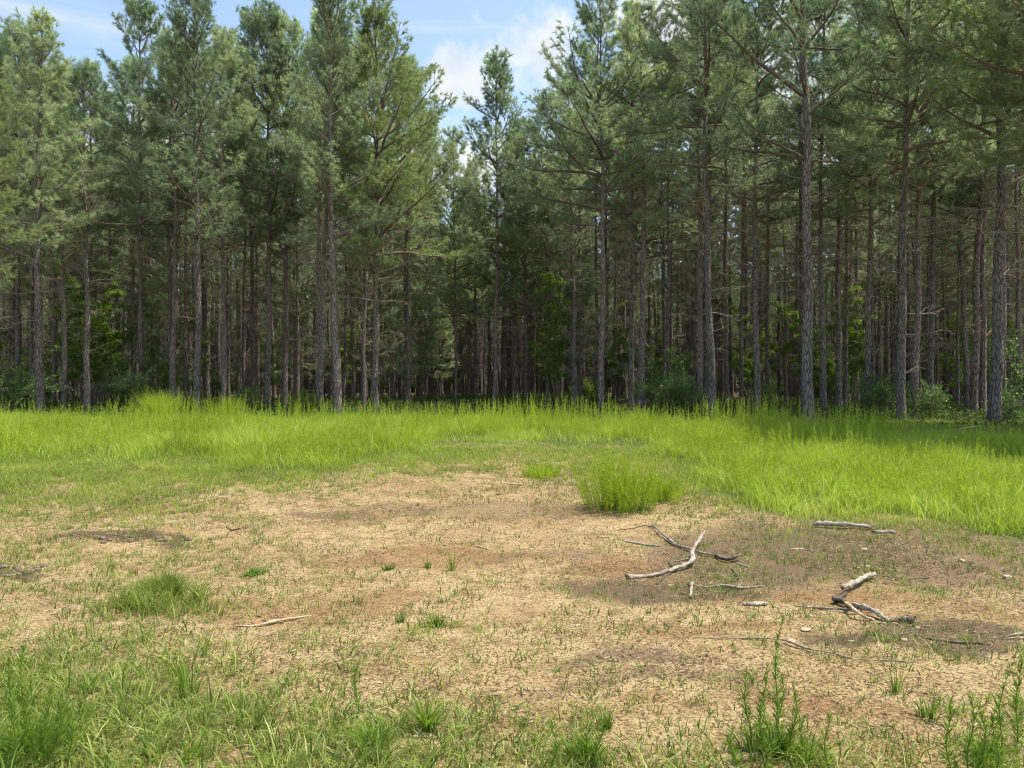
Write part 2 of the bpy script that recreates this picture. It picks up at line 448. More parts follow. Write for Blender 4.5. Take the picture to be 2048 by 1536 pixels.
# bare spots in the meadow
bare = np.maximum.reduce([ell(u, v, 45, 925, 50, 12), ell(u, v, 1520, 945, 60, 9), ell(u, v, 1790, 952, 60, 9) * .8])
k &= rng.random(len(x)) > bare * .9
x, y, u, v = x[k], y[k], u[k], v[k]
depth = ss(-8, 26, tall_edge(u) - v)
hh = (.08 + .235 * depth) * rng.uniform(.5, 1.3, len(x)) * (.35 + 1.3 * fbm(x * .9, y * .9, 33))
ch = [blades(pts(x, y, -.01), hh, rng.uniform(.005, .0125, len(x)), rng.uniform(.05, 1.3, len(x)), rng.uniform(0, 6.28, len(x)), rng)]
tg = link('tall_grass', make_mesh('tall_grass', ch, [M['grass']]))
tag(tg, 'bright yellow-green meadow grass across the middle of the clearing', 'grass', kind='stuff')
print('tall blades', len(x))

# feathery weed stems standing in the meadow
def feather(base, h, rg, per=26, lw=.006, ll=.055, mi=0, tilt=.08, splay=.45, fill=(.12, 1), out=None):
    n = len(base)
    az = rg.uniform(0, 6.28, n); ln = rg.uniform(0, tilt, n)
    if out is not None: az, ln = out
    top = base + np.stack([np.cos(az) * ln * h, np.sin(az) * ln * h, h], 1)
    t = np.linspace(0, 1, 4)[None, :, None]
    P = base[:, None] * (1 - t) + top[:, None] * t
    bow = rg.normal(0, .03, (n, 3)) * h[:, None]; bow[:, 2] = 0
    P = P + bow[:, None] * (4 * t * (1 - t))
    st = tubes(P, np.linspace(.0032, .001, 4)[None] * np.ones((n, 1)), 3, False, mi)
    m = n * per
    tt = np.tile((np.arange(per) + .5) / per, n) ** .9 * (fill[1] - fill[0]) + fill[0]
    ii = np.repeat(np.arange(n), per)
    p = base[ii] * (1 - tt)[:, None] + top[ii] * tt[:, None] + bow[ii] * (4 * tt * (1 - tt))[:, None]
    a = rg.uniform(0, 6.28, m); el = rg.uniform(.3, 1.1, m) + .35 * tt
    d = np.stack([np.cos(a) * np.cos(el), np.sin(a) * np.cos(el), np.sin(el)], 1)
    s = norm(np.cross(d, norm(rg.normal(size=(m, 3)))))
    L = ll * rg.uniform(.6, 1.3, m) * (1.15 - .75 * tt ** 2)
    w = lw * rg.uniform(.7, 1.2, m)
    mid = p + d * (L * .5)[:, None]; tip = p + d * L[:, None] - np.array([0, 0, 1.]) * (L * .12)[:, None]
    lf = quads(p, mid + s * w[:, None] * .5, tip, mid - s * w[:, None] * .5, mi)
    return [st, lf]
x, y = scatter(80, 9, 17.8)
u, v = uv_of(x, y); tm = tallmask(u, v, y, x)
k = rng.random(len(x)) < tm * (.12 + .88 * ss(.36, .60, fbm(x * .8, y * .8, 41))) * ss(-5, 30, tall_edge(u) - v)
x, y = x[k], y[k]
wh = rng.uniform(.30, .72, len(x)) * (.6 + .75 * vnoise(x * .9, y * .9, 43)) * (.75 + .3 * ss(12, 17, y))
tw = link('meadow_weeds', make_mesh('meadow_weeds', feather(pts(x, y, -.01), wh, rng, 30, .010, .07), [M['weed']]))
tag(tw, 'upright feathery green weeds standing through the meadow grass', 'weeds', kind='stuff')
print('weed stems', len(x))

# short grass and seedlings of the clearing: small tufts
def tufts(x, y, nb, hmin, hmax, w, spread, rg, leanr=(.2, 1.4), mi=0, segs=3):
    ii = np.repeat(np.arange(len(x)), nb)
    a = rg.uniform(0, 6.28, len(ii)); r = rg.uniform(0, 1, len(ii)) ** .7 * spread
    bx, by = x[ii] + np.cos(a) * r, y[ii] + np.sin(a) * r
    sc = rg.uniform(.6, 1.3, len(x))[ii]
    return blades(pts(bx, by, -.004), rg.uniform(hmin, hmax, len(ii)) * sc, w * rg.uniform(.6, 1.3, len(ii)),
                  rg.uniform(*leanr, len(ii)), a + rg.normal(0, .5, len(ii)), rg, mi=mi, segs=segs)
ch = []
x, y = scatter(400, 2.6, 21)
u, v = uv_of(x, y)
d = bil(u, v); cl = fbm(x * 1.6, y * 1.6, 51); c2 = fbm(x * 6, y * 6, 52, 2)
pr = d * ss(.30, .62, cl + .12 * d) * ss(.25, .6, c2 + .2 * d) * (1.35 - .4 * (y > 12))
pr = pr * (1 - .85 * tallmask(u, v, y, x)) * (y < far_edge(u) + 8)
k = rng.random(len(x)) < pr
x, y = x[k], y[k]
ch.append(tufts(x, y, 7, .025, .085, .0055, .035, rng, (.2, 1.6), segs=2))
print('short tufts', len(x))
# denser carpet between sand and meadow
x, y = scatter(620, 8.3, 14)
u, v = uv_of(x, y); d = bil(u, v)
k = rng.random(len(x)) < ss(.25, .95, d) * ss(.36, .66, fbm(x * 1.5, y * 1.5, 53) + .2 * d) * ss(.3, .55, fbm(x * 5, y * 5, 54, 2) + .1 * d) * (1 - .5 * tallmask(u, v, y, x))
x, y = x[k], y[k]
ch.append(tufts(x, y, 5, .03, .12, .007, .05, rng, (.2, 1.5), mi=1, segs=2))
print('carpet', len(x))
# coarser leafy growth close to the camera
x, y = scatter(900, 2.6, 5.4, .8)
u, v = uv_of(x, y); d = bil(u, v)
k = rng.random(len(x)) < ss(.10, 1.0, d) * ss(.34, .60, fbm(x * 2.2, y * 2.2, 55) + .16 * d)
x, y = x[k], y[k]
ch.append(tufts(x, y, 5, .03, .11, .0075, .05, rng, (.3, 2.0)))
x, y = scatter(85, 2.6, 5.1, .8)
u, v = uv_of(x, y); d = bil(u, v)
k = rng.random(len(x)) < ss(.25, 1.1, d + .25 * (u < 700)) * ss(.34, .62, fbm(x * 2.6, y * 2.6, 59) + .12 * d)
x, y = x[k], y[k]
up_ = link('upright_grass', make_mesh('upright_grass', [tufts(x, y, 6, .06, .17, .0085, .04, rng, (.1, 1.2))], [M['short_fresh']]))
tag(up_, 'upright green blades thick along the bottom and bottom left', 'grass', kind='stuff')
print('leafy tufts', len(x))
sg = link('short_grass', make_mesh('short_grass', ch, [M['short'], M['carpet']]))
tag(sg, 'short patchy grass sprouting from the sand', 'grass', kind='stuff')

# upright single seedling blades over the bare sand
x, y = scatter(620, 3, 12)
u, v = uv_of(x, y)
k = rng.random(len(x)) < (.35 + .65 * bil(u, v)) * ss(.38, .62, fbm(x * 1.1, y * 1.1, 57)) * ss(.3, .6, fbm(x * 4, y * 4, 58, 2)) * .9 * (1 - tallmask(u, v, y, x))
x, y = x[k], y[k]
sl = link('seedlings', make_mesh('seedlings', [tufts(x, y, 3, .02, .08, .0055, .014, rng, (.05, .9), segs=2)], [M['dark_grass']]))
tag(sl, 'sparse dark green seedlings over the bare sand', 'seedlings', kind='stuff')

# dry litter: chips, stalks and bits of bark lying on the sand
x, y = scatter(3600, 2.6, 12, .8)
u, v = uv_of(x, y)
lit = np.maximum.reduce([ell(u, v, 1620, 1110, 420, 80, .6), ell(u, v, 1250, 1330, 200, 25, .6), ell(u, v, 960, 1022, 300, 20, .6) * .7, ell(u, v, 250, 1078, 200, 14, .6)])
k = rng.random(len(x)) < (.38 + .5 * lit) * ss(.25, .65, fbm(x * 1.4, y * 1.4, 61)) * (1 - tallmask(u, v, y, x))
x, y = x[k], y[k]; n = len(x)
a = rng.uniform(0, 6.28, n); L = rng.uniform(.006, .034, n) * rng.choice([.6, .8, 1, 1.6], n); w = rng.uniform(.002, .009, n)
d = np.stack([np.cos(a), np.sin(a), rng.normal(0, .22, n)], 1)
s = np.stack([-np.sin(a), np.cos(a), rng.normal(0, .5, n)], 1)
p = pts(x, y, .006)
lt = link('dry_litter', make_mesh('dry_litter', [quads(p - s * w[:, None] / 2, p + d * L[:, None] - s * w[:, None] / 2 * .4,
        p + d * L[:, None] + s * w[:, None] / 2 * .4, p + s * w[:, None] / 2)], [M['dry']], False))
tag(lt, 'dry chips and straw littering the sand', 'litter', kind='stuff')
print('litter', n)

# ---------------------------------------------------------------- single clumps of grass
def clump(name, label, cat, px, py, rx, ry, n, h, w, mt, seed, lean=(.1, .6), nfeather=0, group=None, fh=None, wild=.6):
    rg = np.random.default_rng(seed)
    c = gpt(px, py)
    a = rg.uniform(0, 6.28, 3 * n); r = np.abs(rg.normal(0, .55, 3 * n))
    x = c[0] + np.cos(a) * r * rx; y = c[1] + np.sin(a) * r * ry
    fq = 2.2 / rx
    kk = np.argsort(-(.6 * fbm(x * fq + seed, y * fq, seed, 3) - .22 * r + rg.uniform(0, .08, 3 * n)))[:n]
    a, r, x, y = a[kk], r[kk], x[kk], y[kk]; n = len(kk)
    edge = np.clip(1 - .5 * r ** 2, .3, 1)
    hh = h * rg.uniform(.5, 1.1, n) * edge * (.7 + .6 * vnoise(x * 5, y * 5, seed))
    ch = [blades(pts(x, y, -.01), hh, w * rg.uniform(.6, 1.3, n), rg.uniform(*lean, n), a + rg.normal(0, wild, n), rg)]
    if nfeather:
        a = rg.uniform(0, 6.28, nfeather); r = np.sqrt(rg.uniform(0, 1, nfeather)) * .9
        x = c[0] + np.cos(a) * r * rx; y = c[1] + np.sin(a) * r * ry
        ch += feather(pts(x, y, -.01), (fh or h) * rg.uniform(.7, 1.05, nfeather) * (1 - .4 * r ** 2), rg, 44, .006, .06, 0, out=(a + rg.normal(0, .4, nfeather), .05 + .38 * r ** 1.5))
    o = link(name, make_mesh(name, shifted(ch, c), [mt]), loc=c)
    return tag(o, label, cat, group)

clump('grass_clump', 'big bright green feathery clump alone on the sand', 'plant clump', 1240, 1018, .46, .38, 1700, .40, .009, M['weed'], 3, nfeather=260, fh=.78)
clump('grass_clump', 'bright green side clump at the right foot of the big feathery clump', 'plant clump', 1322, 1000, .30, .30, 1100, .36, .006, M['weed'], 4, nfeather=60)
clump('grass_clump', 'small light green clump left of the big feathery clump', 'plant clump', 1085, 955, .35, .35, 700, .22, .006, M['weed'], 5, nfeather=25)
clump('grass_patch', 'dark green mat of low grass on the sand at left', 'grass patch', 340, 1196, .84, .70, 2900, .20, .007, M['short'], 66, (.15, 1.3), wild=3)
clump('grass_patch', 'ragged dark green tuft just right of the dark green mat', 'grass patch', 505, 1150, .34, .3, 330, .09, .007, M['short_fresh'], 7, (.2, 1.2), wild=3)
clump('grass_patch', 'tall arching green tussock standing at the meadow edge before the forest', 'tussock', 325, 843, .75, .5, 900, 1.0, .012, M['weed'], 8, (.1, .8), 60)
clump('grass_patch', 'pointed green tussock in the meadow right of the arching tussock', 'tussock', 452, 843, .4, .4, 450, .9, .01, M['weed'], 9, (.05, .4), 45)
clump('grass_tuft', 'small upright tuft left of centre on the lower sand', 'grass tuft', 805, 1245, .10, .08, 46, .12, .006, M['short_fresh'], 10, (.1, .6))
clump('grass_tuft', 'wider upright tuft in the centre of the lower sand', 'grass tuft', 880, 1255, .17, .12, 120, .13, .006, M['short_fresh'], 11, (.1, .8))
clump('grass_tuft', 'thin tuft of two leaning blades on the upper sand', 'grass tuft', 905, 1142, .04, .03, 26, .20, .006, M['short_fresh'], 12, (.1, .6))
clump('grass_tuft', 'short dense tuft on the upper sand left of the leaning blades', 'grass tuft', 855, 1136, .1, .08, 60, .09, .006, M['short_fresh'], 13, (.1, .8))
clump('grass_tuft', 'broad low tuft on the upper sand left of centre', 'grass tuft', 775, 1140, .2, .12, 110, .07, .006, M['short_fresh'], 14, (.1, .8))
clump('grass_tuft', 'seedling tuft under the thin trailing twig at lower right', 'grass tuft', 1790, 1385, .10, .08, 30, .17, .005, M['short_fresh'], 15, (.05, .5))
clump('grass_tuft', 'branching green tuft on the sand at lower right', 'grass tuft', 1860, 1440, .12, .1, 44, .16, .007, M['short_fresh'], 16, (.2, 1.0))
clump('grass_tuft', 'green blade tuft in front of the dark litter streak', 'grass tuft', 1215, 1460, .12, .08, 80, .14, .006, M['short_fresh'], 17, (.1, .8))
clump('grass_tuft', 'long bladed grass tuft in the lower left grass', 'grass tuft', 375, 1395, .08, .06, 26, .28, .010, M['front_weed'], 18, (.1, .7))
clump('grass_tuft', 'dense bright tuft at the bottom edge left of centre', 'grass tuft', 360, 1520, .2, .12, 70, .16, .010, M['front_weed'], 19, (.2, 1.2))
clump('grass_tuft', 'leafy tuft in the lower grass below the centre', 'grass tuft', 740, 1490, .13, .09, 150, .19, .009, M['front_weed'], 20, (.2, 1.3))
clump('grass_tuft', 'yellow-green tuft between the lower left grass and the bare sand', 'grass tuft', 850, 1460, .10, .07, 100, .17, .009, M['front_weed'], 22, (.2, 1.1))

clump('grass_clump', 'bright grass bunch at the foot of the lower right weeds', 'grass clump', 1540, 1515, .30, .16, 300, .17, .008, M['front_weed'], 61, (.1, .9))
clump('grass_clump', 'bright grass bunch at the foot of the weed pair below the dark streak', 'grass clump', 1185, 1520, .22, .12, 150, .14, .008, M['front_weed'], 62, (.1, .9))
clump('grass_clump', 'green bunch around the weeds at the bottom left corner', 'grass clump', 60, 1520, .40, .28, 460, .20, .008, M['front_weed'], 63, (.1, .7))
clump('grass_clump', 'green bunch around the weeds at the bottom right corner', 'grass clump', 1965, 1525, .3, .14, 190, .13, .008, M['front_weed'], 64, (.1, .9))
# young weeds in front: one stem with narrow leaves each
def weed(px, py, top, seed, label, lean=0., thick=1.0):
    rg = np.random.default_rng(seed)
    c = gpt(px, py); h = (py - top) * c[1] / F
    n = 9; t = np.linspace(0, 1, n)
    P = np.zeros((n, 3)); P[:, 2] = t * h; P[:, 0] = lean * h * t ** 1.6 + .012 * np.sin(t * 7 + seed); P[:, 1] = .01 * np.sin(t * 5 + seed * 2)
    ch_st = tubes(P[None], np.linspace(.0035, .0012, n)[None], 5)
    root = link('weed_plant', make_mesh('stem', [ch_st], [M['front_weed']]), loc=c + [0, 0, -.01])
    tag(root, label, 'weed', 'young weeds in the foreground')
    m = int(h * 330 * thick)
    tt = np.sort(rg.uniform(.06, 1, m)); a = np.arange(m) * 2.4 + rg.normal(0, .3, m)
    p = np.stack([np.interp(tt, t, P[:, i]) for i in range(3)], 1)
    el = rg.uniform(.25, .95, m) + .45 * tt
    d = np.stack([np.cos(a) * np.cos(el), np.sin(a) * np.cos(el), np.sin(el)], 1)
    L = rg.uniform(.03, .062, m) * (1.15 - .75 * tt ** 2); w = rg.uniform(.0035, .0065, m)
    link('foliage', make_mesh('foliage', [leaves(p, d, L, w, rg)], [M['front_weed']]), root)
WL = [
 (1548, 1500, 1238, .06, 'tallest slender weed in front, reaching up over the thin trailing twig'),
 (1500, 1500, 1335, -.08, 'slim weed at the left of the lower right weed bunch'),
 (1522, 1520, 1330, .05, 'weed close left of the tallest slender weed'),
 (1562, 1515, 1345, .0, 'bushy weed directly under the tallest slender weed'),
 (1585, 1520, 1362, .03, 'bushy weed at the right of the lower right weed bunch'),
 (1535, 1545, 1400, -.02, 'low thick weed at the bottom of the lower right weed bunch'),
 (1605, 1545, 1430, .05, 'low weed at the right foot of the lower right weed bunch'),
 (1470, 1545, 1450, -.1, 'short weed at the left foot of the lower right weed bunch'),
 (1650, 1545, 1425, .06, 'lone slender weed between the lower right bunches'),
 (1898, 1545, 1400, .0, 'slender weed on the left of the corner bunch'),
 (1942, 1550, 1385, .0, 'thick weed in the middle of the corner bunch'),
 (1962, 1555, 1395, .02, 'second thick weed pressed to the middle one of the corner bunch'),
 (1990, 1555, 1420, .03, 'low weed on the right of the corner bunch'),
 (2000, 1530, 1345, .05, 'leaning weed at the right of the corner bunch'),
 (2032, 1500, 1308, .04, 'tall pale weed at the right edge'),
 (1178, 1530, 1412, .02, 'taller weed of the pair below the dark litter streak'),
 (1195, 1540, 1432, .05, 'shorter weed of the pair below the dark litter streak'),
 (1110, 1545, 1440, -.03, 'spindly weed at the bottom edge below the centre'),
 (20, 1540, 1300, .0, 'tall weed at the very left edge'),
 (42, 1530, 1285, .03, 'tallest weed of the left corner bunch'),
 (62, 1545, 1345, -.02, 'weed behind the tallest one of the left corner bunch'),
 (88, 1550, 1372, .04, 'weed at the right of the left corner bunch'),
 (112, 1550, 1385, .03, 'second weed from the right of the left corner bunch'),
 (138, 1550, 1402, .05, 'rightmost low weed of the left corner bunch'),
 (30, 1555, 1400, -.02, 'low leafy weed at the bottom left corner'),
 (160, 1500, 1395, .05, 'thin weed in the lower left grass beside the corner bunch'),
 (712, 1440, 1318, .02, 'thin weed standing in the lower left half of the sand'),
 (728, 1545, 1450, .06, 'short weed at the bottom edge left of centre'),
]
for i, (a, b, c_, l, lab) in enumerate(WL): weed(a, b, c_, 100 + i, lab, l, .8 + .35 * ((i * 7) % 5) / 4)

# ---------------------------------------------------------------- fallen wood and stones
def smooth_line(P, n):
    P = np.asarray(P, float); m = len(P)
    t = np.linspace(0, m - 1, n); i = np.clip(t.astype(int), 0, m - 2); f = (t - i)[:, None]
    g = lambda k: P[np.clip(k, 0, m - 1)]
    p0, p1, p2, p3 = g(i - 1), g(i), g(i + 1), g(i + 2)
    return .5 * (2 * p1 + (p2 - p0) * f + (2 * p0 - 5 * p1 + 4 * p2 - p3) * f ** 2 + (3 * p1 - p0 - 3 * p2 + p3) * f ** 3)

def stick_chunk(line, r, seed, k=9):
    """line: (px, py, lift in metres) along the wood; r: radii in metres at the given points"""
    P = np.array([gpt(a, b + c * F / gpt(a, b)[1] * .85) + [0, 0, c] for a, b, c in line])
    n = max(10, 6 * len(line))
    rr = .84 * np.interp(np.linspace(0, 1, n), np.linspace(0, 1, len(r)), r)
    L = smooth_line(P, n); L[:, 2] += rr * .8
    rg = np.random.default_rng(seed)
    rr = rr * (1 + .16 * np.sin(np.linspace(0, 1, n) * 23 + seed) + rg.normal(0, .07, n))
    L = L + rg.normal(0, 1, L.shape) * rr.mean() * .16
    V, l, c, m = tubes(L[None], rr[None], k)
    tn = norm(L[-1:] - L[-3:-2]); V[-k:] += tn * rg.uniform(-.2, 1.4, (k, 1)) * rr[-1]; V[:k] -= norm(L[2:3] - L[:1]) * rg.uniform(-.2, 1.2, (k, 1)) * rr[0]
    V = V + norm(rg.normal(size=V.shape)) * np.repeat(rr, k)[:, None] * .10
    return V, l, c, m

def stick(label, line, r, mt, seed, twigs=(), cat='branch', name='fallen_branch', group=None):
    org = gpt(line[0][0], line[0][1])
    root = link(name, make_mesh(name, shifted([stick_chunk(line, r, seed)], org), [M[mt]]), loc=org)
    tag(root, label, cat, group)
    for j, (tl, tr, tm) in enumerate(twigs):
        link('twig', make_mesh('twig', shifted([stick_chunk(tl, tr, seed + 50 + j, 6)], org), [M[tm]]), root)
    return root
stick('pale crooked forked branch lying on the damp brown sand', [(1257, 1157, .0), (1290, 1156, .0), (1320, 1150, .01), (1352, 1140, .02), (1383, 1128, .04), (1384, 1112, .05), (1392, 1096, .06), (1402, 1080, .09), (1411, 1068, .13)],
      [.022, .019, .016, .019, .026, .022, .020, .018, .012], 'wood_pale', 1,
      [([(1352, 1141, .02), (1343, 1136, .04), (1337, 1128, .07)], [.014, .011, .006], 'wood_dark'),
       ([(1383, 1120, .04), (1360, 1124, .03), (1340, 1126, .02)], [.010, .008, .005], 'wood_grey'),
       ([(1262, 1157, .01), (1255, 1152, .03)], [.010, .006], 'wood_grey'),
       ([(1345, 1144, .0), (1325, 1160, .0), (1315, 1170, .0)], [.010, .010, .008], 'wood_dark')])
stick('dark curved branch passing behind the pale forked branch', [(1303, 1046, .05), (1318, 1064, .03), (1335, 1078, .02), (1352, 1092, .01), (1380, 1100, .02), (1405, 1108, .02), (1430, 1113, .01), (1462, 1121, .01), (1480, 1113, .05)],
      [.006, .010, .014, .018, .013, .012, .013, .015, .010], 'wood_grey', 2,
      [([(1314, 1060, .03), (1290, 1054, .05), (1268, 1058, .02), (1240, 1060, .0)], [.008, .006, .005, .003], 'wood_dark'),
       ([(1430, 1113, .02), (1455, 1122, .02), (1479, 1114, .05)], [.014, .018, .010], 'wood_dark')])
stick('flat pale stick left of the dark curved branch', [(1245, 1082, .0), (1270, 1088, .0), (1295, 1092, .0), (1320, 1094, .0)], [.006, .014, .015, .010], 'wood_pale', 3, cat='stick', name='stick')
stick('short white stick standing out below the forked branch', [(1383, 1168, .0), (1381, 1198, .0)], [.016, .015], 'wood_pale', 4, cat='stick', name='stick')
stick('small pale curved stick at the tip of the dark curved branch', [(1474, 1127, .0), (1486, 1133, .0), (1503, 1137, .0)], [.009, .011, .006], 'wood_pale', 5, cat='stick', name='stick')
stick('small dark crooked stick below the pale curved stick', [(1463, 1141, .03), (1472, 1150, .0), (1476, 1160, .0)], [.010, .011, .009], 'wood_dark', 6, cat='stick', name='stick')
stick('long pale stick with side twigs near the damp hollow', [(1388, 1172, .0), (1415, 1176, .0), (1440, 1175, .01), (1475, 1178, .01), (1500, 1177, .0), (1528, 1173, .01)], [.005, .009, .013, .013, .011, .006], 'wood_grey', 7,
      [([(1440, 1173, .02), (1458, 1175, .03), (1478, 1177, .02)], [.009, .011, .006], 'wood_pale'), ([(1474, 1176, .02), (1484, 1170, .04)], [.007, .005], 'wood_pale'),
       ([(1445, 1170, .01), (1462, 1164, .01), (1480, 1163, .01)], [.006, .006, .004], 'wood_dark')])
stick('thick white broken limb lying on dark litter', [(1686, 1181, .05), (1708, 1171, .04), (1728, 1161, .03), (1748, 1152, .02)], [.024, .025, .024, .021], 'wood_pale', 8, cat='limb', name='broken_limb')
stick('dark rotten stub under the white broken limb', [(1694, 1186, .0), (1685, 1196, .0), (1672, 1204, .02), (1668, 1200, .03)], [.014, .020, .024, .016], 'wood_dark', 9, cat='stub', name='wood_stub')
stick('dark rotten knot right behind the stick pile', [(1672, 1205, .01), (1685, 1208, .02), (1697, 1216, .01)], [.022, .024, .014], 'wood_dark', 19, cat='stub', name='wood_stub')
stick('long thin grey stick at the left of the stick pile', [(1588, 1213, .0), (1620, 1216, .0), (1655, 1219, .01), (1700, 1224, .02), (1722, 1226, .01)], [.006, .008, .010, .013, .010], 'wood_grey', 10, cat='stick', name='stick', group='stick pile')
stick('brown arching stick at the front of the stick pile', [(1690, 1209, .04), (1702, 1220, .05), (1714, 1230, .04), (1730, 1237, .02), (1746, 1242, .0)], [.012, .015, .014, .012, .009], 'wood_tan', 11, cat='stick', name='stick', group='stick pile')
stick('pale thick limb across the back of the stick pile', [(1702, 1212, .03), (1722, 1218, .04), (1745, 1226, .03), (1765, 1237, .02), (1778, 1245, .0)], [.013, .018, .019, .018, .012], 'wood_pale', 12, cat='limb', name='broken_limb', group='stick pile')
stick('mossy limb with a dark rotten end at the right of the stick pile', [(1776, 1246, .0), (1795, 1244, .0), (1810, 1244, .01), (1826, 1244, .01)], [.010, .015, .021, .020], 'wood_dark', 13, cat='limb', name='broken_limb', group='stick pile')
stick('short grey stick crossing inside the stick pile', [(1706, 1218, .01), (1730, 1222, .02), (1752, 1223, .0)], [.010, .012, .008], 'wood_grey', 14, cat='stick', name='stick', group='stick pile')
stick('thin bare twig standing up from the stick pile', [(1730, 1243, .0), (1731, 1240, .07), (1727, 1238, .13), (1716, 1238, .20)], [.003, .003, .003, .002], 'wood_tan', 15, cat='twig', name='bare_twig', group='stick pile')
stick('long thin twig trailing over the lower right sand', [(1395, 1276, .0), (1450, 1278, .01), (1520, 1278, .01), (1570, 1284, .02), (1610, 1298, .01), (1660, 1308, .01), (1710, 1319, .0), (1770, 1322, .0), (1840, 1328, .0)],
      [.004, .006, .006, .007, .006, .006, .005, .005, .003], 'wood_grey', 16, [([(1575, 1284, .01), (1560, 1290, .02), (1580, 1300, .02), (1620, 1312, .01)], [.004, .004, .004, .003], 'wood_tan')], 'twig', 'long_twig')
stick('dark stick half sunk in the mud at the right edge', [(1830, 1272, .0), (1870, 1282, .0), (1910, 1287, .0), (1965, 1290, .0)], [.006, .009, .011, .007], 'wood_dark', 17, cat='stick', name='stick')
stick('flat grey plank-like log at the foot of the meadow grass', [(1628, 1052, .02), (1650, 1051, .03), (1690, 1053, .03), (1742, 1056, .02)], [.022, .030, .028, .018], 'wood_pale', 18, cat='log', name='small_log')
stick('short piece of grey log right of the plank-like log', [(1752, 1067, .0), (1785, 1067, .0)], [.026, .024], 'wood_grey', 20, cat='log', name='small_log')
stick('bowed tan stick lying on the sand at left', [(468, 1254, .0), (510, 1254, .0), (540, 1248, .01), (580, 1240, .01), (628, 1232, .0)], [.006, .011, .012, .010, .005], 'wood_tan', 21, cat='stick', name='stick')
stick('tiny brown stick in front of the small light green clump', [(1003, 968, .0), (1042, 971, .0)], [.018, .015], 'wood_tan', 22, cat='stick', name='stick')
stick('little brown stick on the open sand near the centre', [(950, 1093, .0), (975, 1099, .0)], [.010, .009], 'wood_tan', 23, cat='stick', name='stick')
stick('split pale bark slab lying below the long pale stick', [(1488, 1211, .0), (1510, 1212, .0), (1532, 1211, .0)], [.014, .020, .017], 'wood_pale', 24, cat='bark slab', name='bark_slab')
stick('small dark twig on the left half of the sand', [(453, 1056, .02), (466, 1062, .0), (480, 1058, .02)], [.008, .010, .006], 'wood_dark', 25, cat='twig', name='bare_twig')
stick('thin pale twig below the small dark twig at left', [(0, 1152, .0), (20, 1153, .0), (45, 1148, .0)], [.007, .010, .006], 'wood_grey', 26, cat='twig', name='bare_twig')
stick('bundle of pale splinters at the right edge of the mud', [(2010, 1275, .0), (2035, 1270, .01), (2060, 1268, .0)], [.006, .008, .006], 'wood_pale', 27, [([(2008, 1279, .0), (2040, 1277, .01), (2060, 1279, .0)], [.005, .007, .005], 'wood_tan')], 'splinters', 'wood_splinter')
stick('thin dark stick over the litter right of the white limb', [(1768, 1153, .0), (1790, 1156, .0), (1815, 1160, .0), (1860, 1157, .0)], [.004, .007, .008, .004], 'wood_dark', 28, cat='stick', name='stick')
stick('dull stick on the litter between the two grey logs and the white limb', [(1580, 1098, .0), (1605, 1100, .0), (1630, 1104, .0)], [.006, .009, .006], 'wood_tan', 29, cat='stick', name='stick')
stick('broken grey log leaning at the forest edge by a thick pine', [(1385, 803, .35), (1400, 815, .15), (1425, 826, .0)], [.09, .13, .12], 'wood_grey', 30, cat='log', name='fallen_log')
stick('pale fallen limb on the shaded ground before the right pines', [(1905, 862, .02), (1935, 858, .06), (1962, 853, .04)], [.012, .022, .014], 'wood_tan', 31, cat='limb', name='broken_limb')

import bmesh
def stone(px, py, size, seed, label, mt='stone', flat=.55, name='stone', cat='stone', group=None):
    rg = np.random.default_rng(seed)
    bm = bmesh.new(); bmesh.ops.create_icosphere(bm, subdivisions=3, radius=1)
    off = rg.uniform(0, 9, 3)
    sx, sy = rg.uniform(.8, 1.3), rg.uniform(.6, 1.0)
    for vv in bm.verts:
        c = vv.co
        f = 1 + .35 * (float(vnoise(c.x * 1.7 + off[0], c.y * 1.7 + c.z * 2 + off[1], seed)) - .5) + .18 * (float(vnoise(c.x * 5 + off[0], c.y * 5 + c.z * 4, seed)) - .5)
        vv.co = Vector((c.x * sx * f, c.y * sy * f, max(-.4, min(.75, c.z * f)) * flat)) * size
    me = bpy.data.meshes.new(name); bm.to_mesh(me); bm.free(); me.materials.append(M[mt])
    for p in me.polygons: p.use_smooth = True
    c = gpt(px, py)
    o = link(name, me, loc=c + [0, 0, size * .12]); o.rotation_euler.z = rg.uniform(0, 6)
    tag(o, label, cat, group)
ST = [(1132, 1195, .018, 'round cream stone on the sand left of the dark litter'), (1155, 1253, .022, 'cream stone on open sand below the round cream stone'),
      (1143, 1391, .017, 'white pebble in front of the dark litter streak'), (1290, 1428, .022, 'pebble lying right of the grass weeds pair'),
      (1621, 1234, .034, 'oblong cream stone left of the stick pile'), (1612, 1262, .055, 'flat cream slab of stone below the stick pile'),
      (1583, 1284, .035, 'flat pale stone touching the long trailing twig'), (1808, 1282, .028, 'small tan stone under the rotten end of the stick pile'),
      (1835, 1257, .024, 'pointed tan stone right of the stick pile'), (1728, 1101, .045, 'pale stone on the litter below the small logs'),
      (1735, 1135, .040, 'pale stone just above the white broken limb'), (1925, 1124, .045, 'pale stone on the litter far to the right'),
      (2015, 1156, .050, 'flat white stone near the right edge'), (1283, 1113, .032, 'tan stone left of the pale forked branch'),
      (1592, 1100, .030, 'small tan stone beside the dull stick'), (924, 1001, .028, 'pale stone on the far sand left of the stick'),
      (948, 990, .022, 'smallest pale stone on the far sand'), (165, 1145, .024, 'yellowish stone at left above the dark green mat'),
      (645, 1098, .026, 'pale lump between grass tufts left of centre'), (1340, 1172, .026, 'cream stone under the forked branch')]
for i, (a, b, s, l) in enumerate(ST): stone(a, b, s * .78, 300 + i, l, flat=.6 if i != 5 else .3)
cl = np.random.default_rng(5)
